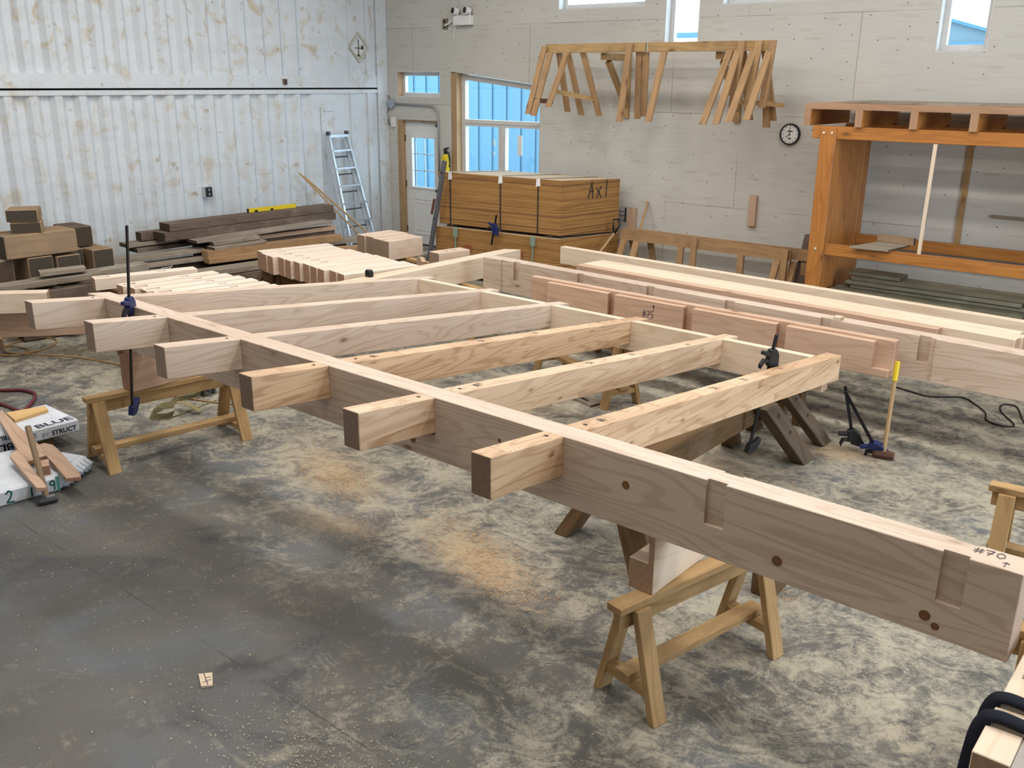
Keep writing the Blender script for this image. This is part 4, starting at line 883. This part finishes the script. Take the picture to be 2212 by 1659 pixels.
for f in (.115+.06,.475,.90):
    MB().bar(at_(f,.77,.004),at_(f+.0,1.492,.004),.019,.004,up=n_).build('strap', STRAPBLK, t, xdir=(0,0,1))
    a = at_(f,1.4925,.0); bk = a+V((R.x-Q.x,R.y-Q.y,-.045)); MB().bar(a+V((0,0,.003)),bk+V((0,0,.003)),.019,.004).build('strap', STRAPBLK, t, xdir=R-Q)
    MB().hexa([at_(f-.018,1.40,.006),at_(f+.018,1.39,.006),at_(f+.018,1.39,.009),at_(f-.018,1.40,.009),at_(f-.014,1.498,.006),at_(f+.012,1.498,.006),at_(f+.012,1.498,.009),at_(f-.014,1.498,.009)]).build('corner_guard', PAPER, t)
r_ = (R-Q).normalized(); nr = V((r_.y,-r_.x,0))
o0 = V((Q.x,Q.y,1.22))+r_*(.52)+nr*.003
write('black_scrawl','Axl',o0,r_,(0,0,1),.22,.018,STRAPBLK,t)
t,Q,P,R = bundle('b','lower strapped plywood bundle with green straps, standing on skids',(-7.45,9.99),(-9.5,9.76),(-7.28,11.17),.06,.725,-.03)
for f in (.19+.0,.82):
    f = 1-f if False else f
    MB().bar(at_(f,.07,.026),at_(f,.726,.026),.022,.004,up=n_).build('strap', STRAPGRN, t, xdir=(0,0,1))
    MB().hexa([at_(f-.02,.60,.028),at_(f+.02,.60,.028),at_(f+.02,.60,.031),at_(f-.02,.60,.031),at_(f-.02,.73,.028),at_(f+.02,.73,.028),at_(f+.02,.73,.031),at_(f-.02,.73,.031)]).build('corner_guard', STRAPGRN, t)
ORM = plain('red_spray',(.35,.09,.03),.8)
for f in (.33,.42,.75): write('red_stamp','##',at_(f,.42,.027),(Q-P).normalized(),(0,0,1),.10,.012,ORM,t)
for f in (.1,.5,.9):
    c = Q.lerp(P,f); o = MB().bar((c.x,c.y+.03,.03),(c.x+.15,c.y+1.12,.03),.09,.058).build('skid', HORSE, xdir=(0,1,0)); tag(o,'wooden skid under the lower plywood bundle','skid','skids under the plywood')
    c = c+n_*(-.05); o = MB().bar((c.x,c.y,.744),(c.x+.15,c.y+1.05,.711),.09,.028).build('skid', DARKB, xdir=(0,1,0)); tag(o,'dark spacer batten between the two plywood bundles','skid','spacers between the plywood bundles')
# steel bar, extinguisher and clamp by the plywood
BARM = plain('grey_bar',(.13,.135,.145),.5,.2)
t = thing('steel_bar',(-9.75,10.0,0),'long grey slotted steel bar leaning at the plywood stack by the door','steel bar')
MB().bar((-9.62,9.68,0.03),(-9.23,9.68,1.66),.055,.045,up=(0,1,0)).build('bar', BARM, t, xdir=(0,0,1))
for k in (.08,.5,.9): 
    q = V((-9.62,9.68,.03)).lerp(V((-9.23,9.68,1.66)),k); MB().cyl(q+V((0,-.026,0)),q+V((0,-.022,0)),.014).build('slot', BLACK, t)
MB().bar((-9.50,9.68,.90),(-9.44,9.68,1.12),.02,.03).build('red_grip', plain('dull_red',(.16,.05,.035),.6), t, xdir=(0,0,1))
t = thing('fire_extinguisher',(-10.7,YB,1.35),'yellow extinguisher with black top on the wall beside the door','fire extinguisher')
MB().cyl((-10.80,YB-.08,1.28),(-10.80,YB-.08,1.53),.07,.07,20).cyl((-10.80,YB-.08,1.53),(-10.80,YB-.08,1.58),.07,.03,20).build('cylinder', YELLOW, t)
MB().cyl((-10.80,YB-.08,1.58),(-10.80,YB-.08,1.64),.03).bar((-10.83,YB-.08,1.65),(-10.70,YB-.12,1.68),.03,.03).tube([(-10.79,YB-.08,1.62),(-10.71,YB-.1,1.6),(-10.69,YB-.1,1.5),(-10.70,YB-.1,1.38)],.014,8).build('valve', BLACK, t)
MB().box(-10.88,-10.72,YB-.02,YB-.001,1.26,1.30).build('bracket', BLACKSTEEL, t)
# ------------------------------------------------------------------ bar clamps
def clamp(label, top, bot, hd, jaw, col=BLUE, w=.024, hflip=1, lower=True, hl=.14, pad=None):
    """bar from top to bot; head at fraction hd; jaw = horizontal direction the jaws reach"""
    top, bot, jaw = V(top), V(bot), V(jaw).normalized(); ax = (top-bot).normalized(); jaw = (jaw-ax*jaw.dot(ax)).normalized(); sd = ax.cross(jaw)
    t = thing('bar_clamp', bot, label, 'clamp', 'one-hand bar clamps')
    MB().bar(bot,top,.010,w,up=jaw).build('bar', BLACKSTEEL, t, xdir=(0,0,1))
    c = bot.lerp(top,hd)
    def P2(a,b): return c+jaw*a+ax*b-sd*.022
    hd_ = MB().prism([P2(-.03,.07),P2(.02,.075),P2(.055,.03),P2(.075,-.06),P2(.085,-.075),P2(.04,-.085),P2(-.02,-.05),P2(-.035,0)],sd*.044).build('head', col, t, bevel=.005)
    MB().prism([P2(-.03,.055),P2(-.10,.07),P2(-.105,.045),P2(-.06,.03),P2(-.03,.02)],sd*.034).build('handle', BLACK if col==BLACK else col, t, bevel=.004)
    MB().prism([P2(-.03,-.0),P2(-.08,.01),P2(-.105,-.03),P2(-.10,-.06),P2(-.085,-.03),P2(-.065,-.012),P2(-.03,-.03)],sd*.03).build('trigger', BLACK, t, bevel=.003)
    if lower:
        def Q(a,b): return bot+jaw*a+ax*b-sd*.02
        MB().prism([Q(-.03,-.02),Q(-.02,.05),Q(.03,.055),Q(.07,.085),Q(.085,.08),Q(.085,.05),Q(.05,-.015),Q(.02,-.03)],sd*.04).build('lower_jaw', col, t, bevel=.004)
    return t
clamp('tall blue bar clamp gripping the main beam at the far left',(-6.00,3.205,1.80),(-6.235,3.205,.42),.585,(-.35,.5,0))
clamp('black-handled clamp standing behind the nearest long joist',(-2.50,5.82,1.14),(-2.62,5.82,.28),.80,(.2,.6,0),BLACK)
clamp('blue clamp hanging on the spacer between the plywood bundles',(-8.38,9.80,.98),(-8.47,9.80,.56),.55,(.6,.1,0),BLUE,lower=False)
clamp('black bar clamp resting against the second dark trestle',(-2.36,6.86,.55),(-2.28,6.98,.06),.12,(.5,.3,0),BLACK,lower=False)
clamp('blue-footed bar clamp leaning on the second dark trestle',(-2.30,6.70,.56),(-2.10,6.98,.06),.02,(.6,.2,0),BLUE,lower=False)
# ------------------------------------------------------------------ hammers
OLDHANDLE = wood('old_tool_handle', (.26,.18,.11), (.14,.09,.05), .6, 0, ring=6)
def hammer(label, head_c, hdir, hl, hr, top, mat, tipc=None, name='sledgehammer'):
    head_c, hdir, top = V(head_c), V(hdir).normalized(), V(top)
    t = thing(name, head_c, label, 'hammer')
    MB().cyl(head_c-hdir*(hl/2),head_c-hdir*(hl/2-.015),hr*.82,hr,8).cyl(head_c-hdir*(hl/2-.015),head_c+hdir*(hl/2-.015),hr,hr,8).cyl(head_c+hdir*(hl/2-.015),head_c+hdir*(hl/2),hr,hr*.82,8).build('head', mat, t, xdir=hdir)
    L = top-head_c; k = 1.0 if not tipc else .80
    MB().cyl(head_c+L*.02,head_c+L*k,.0165 if tipc else .019,.0155 if tipc else .021,10).build('handle', HANDLE if tipc else OLDHANDLE, t, xdir=L, smooth=False)
    if tipc: MB().cyl(head_c+L*k,top,.019,.019,10).build('grip', tipc, t)
    return t
hammer('sledgehammer with yellow grip leaning on the #75 timber, head on the floor',(-2.045,6.98,.036),(1,.22,0),.155,.034,(-2.06,7.06,.76),RUSTY,YELLOW)
# ------------------------------------------------------------------ left foreground: packages, templates, small hammer
def package(name, label, q, z0, z1, xd):
    t = thing('wrapped_package', (sum(p[0] for p in q)/4,sum(p[1] for p in q)/4,z0), label, 'package', 'white wrapped packages on the floor')
    MB().hexa([V((*p,z0)) for p in q]+[V((*p,z1)) for p in q]).build('wrapping', WRAP, t, bevel=.012, smooth=False)
    return t
def text(name, s, o, xv, yv, size, mat, parent, bold=False, sx=1.0):
    cu = bpy.data.curves.new('txt','FONT'); cu.body = s; cu.size = size; cu.extrude = .0006; cu.offset = .0025*size/.1 if bold else 0
    ob = bpy.data.objects.new('txt', cu); link(ob); bpy.context.view_layer.update()
    me = bpy.data.meshes.new_from_object(ob.evaluated_get(bpy.context.evaluated_depsgraph_get())); bpy.data.objects.remove(ob)
    me.materials.clear(); me.materials.append(mat); me.name = name
    xv,yv = V(xv).normalized(),V(yv).normalized(); zv = xv.cross(yv).normalized(); yv = zv.cross(xv)
    M = Matrix.Translation(V(o)+zv*.0012) @ Matrix((xv,yv,zv)).transposed().to_4x4() @ Matrix.Diagonal((sx,1,1,1))
    r = link(bpy.data.objects.new(name, me)); r.parent = parent; r.matrix_basis = PM[parent.name_full].inverted() @ M; PM[r.name_full] = M
    return r
# printed packages, long printed side towards the shop
Y_,Z_ = V((0,1,0)),V((0,0,1))
q = [(-7.52,2.735),(-6.985,2.735),(-6.965,3.14),(-7.50,3.14)]
p1 = package('pk','white printed package lying uppermost by the left sawhorse, BY STRUCT on its side',q,.102,.205,Y_)
FD = V((.02,.405,0)).normalized()
def fy(y): return -6.985+.0494*(y-2.735)+.0006
text('printed_text','BY',(fy(2.85),2.85,.126),FD,Z_,.050,GREYINK,p1)
text('printed_text','STRUCT',(fy(2.925),2.925,.126),FD,Z_,.052,INK,p1,True,.98)
text('printed_text','BLUE',(-6.992,2.83,.2045),Y_,(-1,0,0),.11,INK,p1,True,1.15)
text('printed_text','B',(fy(2.785),2.785,.14),FD,Z_,.055,GREYINK,p1)
q = [(-7.70,2.05),(-7.17,2.05),(-7.15,2.725),(-7.68,2.725)]
p2 = package('pk','white printed package cut off by the left edge behind the wooden template',q,.0,.175,Y_)
text('printed_text','STRUCT',(-7.1505,2.715,.155),-V((.02,.675,0)),-Z_,.045,INK,p2,True)
text('printed_text','BLUE',(-7.1505,2.71,.09),-V((.02,.675,0)),-Z_,.085,INK,p2,True,1.2)
E0 = V((-6.30,1.60,0)); F0 = V((-6.215,2.60,0)); d3 = (F0-E0).normalized(); s4 = V((-d3.y,d3.x,0))
q = [(E0.x,E0.y),(F0.x,F0.y),(-6.42,2.92),(-6.95,2.72),(-7.05,1.60)]
p3 = thing('wrapped_package',(-6.6,2.2,0),'white plastic-wrapped package lowest in front, green marker writing on its side','package','white wrapped packages on the floor')
MB().prism([(x,y,0) for x,y in q],(0,0,.112)).build('wrapping', WRAP, p3, bevel=.014)
def gw(txt, y, z, h): write('marker_writing',txt,V((E0.x+(y-1.6)*.085+.0008,y,z)),d3,Z_,h,.010,GREENINK,p3)
gw('2',2.255,.02,.085); gw('1',2.40,.02,.065); gw('9',2.535,.022,.07)
MB().box(-6.225,-6.2135,2.585,2.605,.005,.112).build('marker_stripe', plain('teal_tape',(.12,.40,.36),.6), p3)
m = MB(); import random as _r; _r.seed(3)
for k in range(7):
    b = V((-6.25-.028*k,2.645+.04*k,0)); n2 = V((.8,.6,0))
    m.tube([b-n2*.01+V((0,0,.015+.004*(k%3))), b+n2*(.035+.012*_r.random())+V((0,0,.028)), b+n2*(.05+.01*_r.random())+V((0,0,.062)), b+n2*.012+V((0,0,.088)), b-n2*.04+V((0,0,.108))],.017,6)
m.build('folded_wrap', WRAP, p3, smooth=True)
write('printed_text','V1',(-6.62,2.72,.1125),V((.55,.5,0)),V((-.6,.6,0)),.07,.012,INK,p3)
o = MB().box(-7.40,-7.25,2.8,3.05,.0,.101).build('spacer_block', TRESTLE); tag(o,'dark block propping up the printed package near the left sawhorse','block')
o = MB().box(-7.12,-7.02,2.8,2.95,.0,.101).build('spacer_block', TRESTLE); tag(o,'dark block under the front edge of the uppermost printed package','block')
o = MB().hexa([(-7.461,2.806,.206),(-7.391,3.08,.206),(-7.284,3.054,.206),(-7.236,2.777,.206),(-7.461,2.806,.23),(-7.391,3.08,.23),(-7.284,3.054,.23),(-7.236,2.777,.23)]).build('wood_offcut', YELLOWPLY, xdir=(.1,1,0)); tag(o,'yellowish board offcut on top of the uppermost printed package','board')
bb = V((-6.62,2.02,.113)); o = MB().bar(bb+V((0,0,.0135)),bb+V((.05,.22,.0135)),.11,.025).build('wood_offcut', YELLOWPLY, xdir=(.05,.22,0)); tag(o,'yellowish board offcut on the wrapped package at the left edge','board')
# forked wooden templates, outline traced from image pixels, set sloping over the packages
def tmpl(pts, th, label):
    n = len(pts); m = MB(); lo = [V((x,y,z-th)) for x,y,z in pts]; hi = [V(p) for p in pts]
    m.add(lo+hi,[tuple(reversed(range(n))),tuple(range(n,2*n))]+[(i,(i+1)%n,n+(i+1)%n,n+i) for i in range(n)])
    t = m.build('wooden_template', FIRPINK, xdir=(.95,-.1,0), bevel=.003); return tag(t,label,'template')
tmpl([(-7.447, 2.761, 0.261), (-7.444, 2.777, 0.26), (-7.173, 2.746, 0.238), (-6.683, 2.702, 0.197), (-6.683, 2.741, 0.197), (-6.616, 2.769, 0.192), (-6.535, 2.765, 0.185), (-6.056, 2.689, 0.145), (-6.021, 2.668, 0.143), (-6.06, 2.591, 0.146), (-6.481, 2.655, 0.181), (-6.478, 2.595, 0.18), (-6.465, 2.519, 0.179), (-6.035, 2.446, 0.144), (-6.022, 2.43, 0.143), (-6.059, 2.388, 0.146), (-6.628, 2.471, 0.193), (-6.681, 2.513, 0.197), (-6.694, 2.555, 0.198), (-7.266, 2.682, 0.246)],.030,'forked wooden template on the packages, its two prongs pointing right')
o = MB().hexa([(-6.42,2.56,.113),(-6.30,2.52,.113),(-6.28,2.585,.113),(-6.40,2.635,.113),(-6.42,2.56,.18),(-6.30,2.52,.18),(-6.28,2.585,.18),(-6.40,2.635,.18)]).build('wood_offcut', FIRPINK); tag(o,'small brown wood block between the prongs of the forked template','wood block')
hammer('small sledge standing on its steel head in front of the forked template',(-6.075,2.452,.031),(.25,1,0),.125,.031,(-6.50,2.572,.415),STEEL,None,'club_hammer')
def curve(pts, r, name, mat, label, cat, sub=6):
    P = [V(p) for p in pts]; out = []
    for i in range(len(P)-1):
        p0,p1,p2,p3 = P[max(i-1,0)],P[i],P[i+1],P[min(i+2,len(P)-1)]
        for k in range(sub):
            t = k/sub
            out.append(.5*((2*p1)+(p2-p0)*t+(2*p0-5*p1+4*p2-p3)*t*t+(3*p1-p0-3*p2+p3)*t**3))
    out.append(P[-1]); o = MB().tube(out, r, 8).build(name, mat, smooth=True, origin=P[0]); return tag(o,label,cat)
curve([(-9.2,3.05,.016),(-8.9,3.18,.016),(-8.74,3.27,.016),(-8.6,3.40,.016),(-8.42,3.43,.016),(-8.28,3.37,.016),(-8.14,3.27,.016),(-7.95,3.12,.016),(-7.75,3.05,.016)],.016,'air_hose',HOSE,'dark red hose looping over the floor behind the printed packages','hose')
curve([(-8.7,3.0,.05),(-8.37,3.11,.016),(-8.1,3.13,.016),(-7.85,3.10,.05),(-7.6,3.05,.10)],.016,'air_hose',HOSE,'second dark red hose end running under the printed packages','hose')
pts = [(-10.3,3.72,.008),(-10.2,3.78,.008),(-9.95,3.80,.008),(-9.8,3.88,.008),(-9.9,4.05,.012),(-10.15,4.0,.016),(-10.3,3.85,.016),(-10.1,3.72,.014),(-9.85,3.82,.012),(-9.8,4.1,.008),(-9.95,4.35,.008),(-10.16,4.43,.008),(-10.33,4.25,.008),(-10.25,4.0,.012),(-10.0,3.86,.012),(-9.7,4.0,.008),(-9.36,4.21,.008),(-9.0,4.33,.008),(-8.62,4.41,.008),(-8.2,4.40,.008),(-7.7,4.2,.008),(-7.2,4.3,.008),(-6.7,4.5,.008)]
curve(pts,.0085,'extension_cord',CORD,'brown extension cord coiled on the floor at left, one end running below the frame','cord')
curve([(-2.6,8.85,.007),(-2.37,8.78,.007),(-2.22,8.76,.007),(-2.0,8.93,.007),(-1.85,8.80,.007),(-1.72,8.62,.007),(-1.66,8.42,.007),(-1.52,8.36,.007),(-1.45,8.45,.007),(-1.62,8.74,.007),(-1.66,8.95,.007),(-1.55,8.98,.007),(-1.42,8.62,.007),(-1.30,8.40,.007)],.0075,'floor_cable',BLKCORD,'thin black cable snaking on the floor below the notched beam','cable')
# ratchet strap
def ribbon(pts, w, name, mat, parent):
    P = [V(p) for p in pts]; m = MB(); n = len(P); vs = []
    for i,p in enumerate(P):
        d = (P[min(i+1,n-1)]-P[max(i-1,0)]); d.z = 0; d.normalize(); s_ = V((-d.y,d.x,0))
        tl = i*.0
        for q in (p-s_*w/2, p+s_*w/2, p+s_*w/2+V((0,0,.004)), p-s_*w/2+V((0,0,.004))): vs.append(q)
    fs = []
    for i in range(n-1):
        for k in range(4): fs.append((i*4+k,i*4+(k+1)%4,i*4+4+(k+1)%4,i*4+4+k))
    fs += [(3,2,1,0),(4*n-4,4*n-3,4*n-2,4*n-1)]
    m.add(vs,fs); return m.build(name, mat, parent)
def ribbon_v(pts, w, name, mat, parent):
    P = [V(p) for p in pts]; m = MB(); n = len(P); vs = []; fs = []
    for i,p in enumerate(P):
        d = (P[min(i+1,n-1)]-P[max(i-1,0)]); d.z = 0; d.normalize(); s_ = V((-d.y,d.x,0)); u = V((0,0,1))*.85+s_*(.5*math.sin(i*.9))
        for q in (p-s_*.002, p+s_*.002, p+s_*.002+u*w, p-s_*.002+u*w): vs.append(q)
    for i in range(n-1):
        for k in range(4): fs.append((i*4+k,i*4+(k+1)%4,i*4+4+(k+1)%4,i*4+4+k))
    fs += [(3,2,1,0),(4*n-4,4*n-3,4*n-2,4*n-1)]
    m.add(vs,fs); return m.build(name, mat, parent)
t = thing('ratchet_strap',(-7.1,4.1,0),'olive webbing ratchet strap lying on the floor inside the left sawhorse','strap')
ribbon_v([(-7.30,4.46,.02),(-7.26,4.36,.01),(-7.26,4.28,.004),(-7.28,4.20,.004),(-7.25,4.12,.004),(-7.18,4.07,.004),(-7.20,3.99,.004),(-7.16,3.90,.004),(-7.13,3.82,.004),(-7.06,3.775,.004),(-6.99,3.80,.004),(-6.96,3.87,.004),(-6.99,3.94,.004)],.06,'webbing',WEB,t)
ribbon([(-7.10,4.06,.07),(-7.02,4.08,.075),(-6.94,4.10,.06),(-6.86,4.13,.02)],.05,'webbing',WEBD,t)
ribbon([(-6.95,3.86,.005),(-6.98,4.05,.004),(-7.03,4.25,.004),(-7.06,4.42,.004)],.018,'webbing',WEB,t)
MB().box(-7.36,-7.22,4.40,4.42,.01,.07).box(-7.36,-7.22,4.50,4.52,.01,.07).bar((-7.36,4.42,.06),(-7.36,4.56,.09),.015,.02).bar((-7.22,4.42,.06),(-7.24,4.58,.09),.015,.02).cyl((-7.37,4.46,.05),(-7.21,4.46,.05),.018).bar((-7.38,4.58,.095),(-7.21,4.58,.095),.03,.015).build('ratchet', STEEL, t)
# thin board with slot on the floor
t = thing('slotted_board',(-4.53,6.57,0),'thin slotted board lying flat on the floor under the second nearest joist','board')
MB().hexa([(-4.72,6.56,.001),(-4.43,6.47,.001),(-4.39,6.63,.001),(-4.66,6.70,.001),(-4.72,6.56,.019),(-4.43,6.47,.019),(-4.39,6.63,.019),(-4.66,6.70,.019)]).build('board', GREYB, t); MB().hexa([(-4.62,6.57,.019),(-4.52,6.54,.019),(-4.51,6.57,.019),(-4.60,6.60,.019),(-4.62,6.57,.0205),(-4.52,6.54,.0205),(-4.51,6.57,.0205),(-4.60,6.60,.0205)]).build('slot', BLACK, t)
# square wood chip in the foreground
t = thing('wood_chip',(-3.57,2.02,0),'small square marked wood chip alone on the bare floor','wood chip')
MB().hexa([(-3.615,2.025,.001),(-3.52,1.978,.001),(-3.488,2.02,.001),(-3.575,2.075,.001),(-3.615,2.025,.012),(-3.52,1.978,.012),(-3.488,2.02,.012),(-3.575,2.075,.012)]).build('chip', FIRPALE, t)
MB().bar((-3.60,2.045,.0125),(-3.505,2.005,.0125),.004,.001).bar((-3.56,2.03,.0125),(-3.55,2.05,.0125),.004,.001).bar((-3.54,2.0,.0125),(-3.53,2.04,.0125),.004,.001).build('pencil_marking', PENCIL, t)
# ------------------------------------------------------------------ strapped timbers at the lower right corner
ZT_ = .90
def slab(x0,x1,y0,y1,z0,z1,name,mat,label,ln=None):
    o = MB().box(x0,x1,y0,y1,z0,z1).build(name, mat, xdir=(0,1,0), bevel=.003); return tag(o,label,'timber','strapped timbers at the lower right')
s1 = slab(-.402,-.300,2.62,4.6,.66,ZT_,'strapped_timber',FIRPALE,'light fir timber with mortise at the lower right corner, left of the strapped pair')
cut(s1,[MB().box(-.375,-.33,3.10,3.28,.82,1.0)])
s2 = slab(-.299,-.15,2.62,4.6,.66,ZT_-.004,'strapped_timber',GREYPAINT,'greyish timber at the lower right corner, right of the strapped pair')
s3 = slab(-.36,-.25,2.55,2.95,.52,.655,'strapped_timber',FIRPINK,'lower fir timber under the strapped pair at the lower right corner')
def smooth_path(pts, sub=6):
    P = [V(p) for p in pts]; out = []
    for i in range(len(P)-1):
        p0,p1,p2,p3 = P[max(i-1,0)],P[i],P[i+1],P[min(i+2,len(P)-1)]
        for k in range(sub):
            t_ = k/sub; out.append(.5*((2*p1)+(p2-p0)*t_+(2*p0-5*p1+4*p2-p3)*t_*t_+(3*p1-p0-3*p2+p3)*t_**3))
    return out+[P[-1]]
t = thing('lifting_sling',(-.3,2.85,.9),'dark navy webbing sling wrapped twice round the lower right timbers','sling')
for yy,dx in ((2.80,.02),(2.915,.0)):
    m = MB().tube(smooth_path([(-.428,yy-.05,.60),(-.424,yy-.03,.80),(-.412,yy-.005,.90),(-.38,yy+.005,.922),(-.30,yy+.01,.918),(-.22,yy+.01,.918),(-.14,yy+.01,.915),(-.125,yy,.88),(-.122,yy-.02,.60)]),.02,12,flat=(.030,.013)); m.build('webbing', NAVYSTRAP, t, smooth=True)
sawhorse((-.55,3.9),(.35,3.95),.655,.4,'sawhorse added as support under the strapped timbers outside the photo',HORSE)  # support added outside the image to hold up the strapped pair
sawhorse((-.62,2.66),(.3,2.66),.515,.4,'sawhorse added as support below the lower right corner outside the photo',HORSE)  # support added outside the image under the lower corner timber
# ------------------------------------------------------------------ wood shavings scattered on the floor
def shav(name, n, regions, size, mat, label, seed):
    rd = random.Random(seed); m = MB()
    for k in range(n):
        cx,cy,rx,ry,ang = regions[k%len(regions)]
        a = rd.gauss(0,.5); b = rd.gauss(0,.5); ca,sa = math.cos(ang),math.sin(ang)
        x = cx+ca*a*rx-sa*b*ry; y = cy+sa*a*rx+ca*b*ry
        l = size*rd.uniform(.4,1.6); w = l*rd.uniform(.10,.28); th = rd.uniform(0,6.28); z = rd.uniform(.001,.007)
        d = V((math.cos(th),math.sin(th),rd.uniform(-.15,.3))); s_ = V((-d.y,d.x,rd.uniform(-.3,.3)))
        c = V((x,y,z+.003)); n_ = len(m.v)
        mid = V((0,0,l*rd.uniform(0,.25)))
        m.v += [c-d*l/2-s_*w/2, c+mid-s_*w/2, c+d*l/2-s_*w/2, c+d*l/2+s_*w/2, c+mid+s_*w/2, c-d*l/2+s_*w/2]
        m.f += [(n_,n_+1,n_+4,n_+5),(n_+1,n_+2,n_+3,n_+4)]
    o = m.build(name, mat, origin=(0,0,0)); tag(o,label,'wood shavings',None,'stuff')
SH1 = plain('orange_shaving',(.58,.33,.15),.8,var=.3); SH2 = plain('pale_shaving',(.62,.53,.38),.8,var=.2)
shav('wood_shavings',2600,[(-3.5,3.95,.55,.16,-.25),(-3.35,3.8,.8,.3,-.25),(-3.1,3.65,.5,.2,-.3)],.010,SH1,'orange wood shavings piled on the floor left of the foreground sawhorse',1)
shav('wood_shavings',1500,[(-5.1,4.05,.7,.25,-.3),(-5.5,4.3,.6,.3,-.2),(-4.75,3.95,.4,.2,-.3)],.010,SH1,'orange wood shavings on the floor below the middle joist stubs',2)
shav('wood_shavings',1500,[(-2.45,6.75,.35,.15,.1),(-3.0,5.9,.45,.4,.3),(-2.6,6.0,.4,.3,.3),(-1.8,4.55,.25,.12,0)],.009,SH1,'orange wood shavings on the floor around the dark trestle legs',3)
shav('wood_shavings',2200,[(-2.75,1.95,.7,.28,.2),(-2.5,1.85,.4,.2,0),(-2.9,2.05,1.0,.4,.3),(-2.6,1.95,.5,.3,0),(-3.0,2.6,2.2,1.1,0),(-1.6,2.4,1.2,.9,0)],.008,SH2,'pale wood shavings sprinkled over the near floor',4)
shav('wood_shavings',1500,[(-4.5,3.2,2.6,1.4,0),(-1.6,5.2,1.4,1.6,0),(-5.5,2.4,2.0,.9,0)],.008,SH2,'pale wood shavings sprinkled around the frame on the floor',5)
# ------------------------------------------------------------------ light
w = bpy.data.worlds.new('world'); S.world = w; w.use_nodes = True
bg = w.node_tree.nodes['Background']; bg.inputs[0].default_value = (.66,.86,1.0,1); bg.inputs[1].default_value = 7
def lamp(x,y,sx,sy,e,col=(1,.955,.89)):
    l = bpy.data.lights.new('hall_and_fill_light','AREA'); l.shape = 'RECTANGLE'; l.size = sx; l.size_y = sy; l.energy = e; l.color = col
    o = link(bpy.data.objects.new('hall_and_fill_light', l)); o.location = (x,y,5.42)
    t = thing('ceiling_and_fill_light',(x,y,5.6),'long ceiling light over the shop floor, front row added as fill, out of the photo','ceiling light','ceiling lights')
    MB().box(x-sx/2-.05,x+sx/2+.05,y-sy/2-.05,y+sy/2+.05,5.46,5.599).build('housing', WHITEP, t)
for x in (-8.9,-5.6,-2.3,1.0):
    for y,e in ((-2.4,44),(3.0,76),(5.8,74),(8.4,58)): lamp(x,y,2.2,.45,e)  # front row is unseen fill, added to brighten the faces towards the camera
# open roll-up door to the right: soft daylight
l = bpy.data.lights.new('bay_door_daylight','AREA'); l.shape='RECTANGLE'; l.size=4; l.size_y=3.6; l.energy=480; l.color=(.70,.85,1.0)
o = link(bpy.data.objects.new('bay_door_daylight', l)); o.location=(4.9,6.0,2.3); o.rotation_euler=(0,math.radians(90),0)
S.view_settings.view_transform='Standard'; S.view_settings.look='None'; S.view_settings.gamma=1; S.view_settings.use_curve_mapping=False
S.view_settings.exposure = 0.0
bpy.data.materials.remove(MAT_DUMMY)
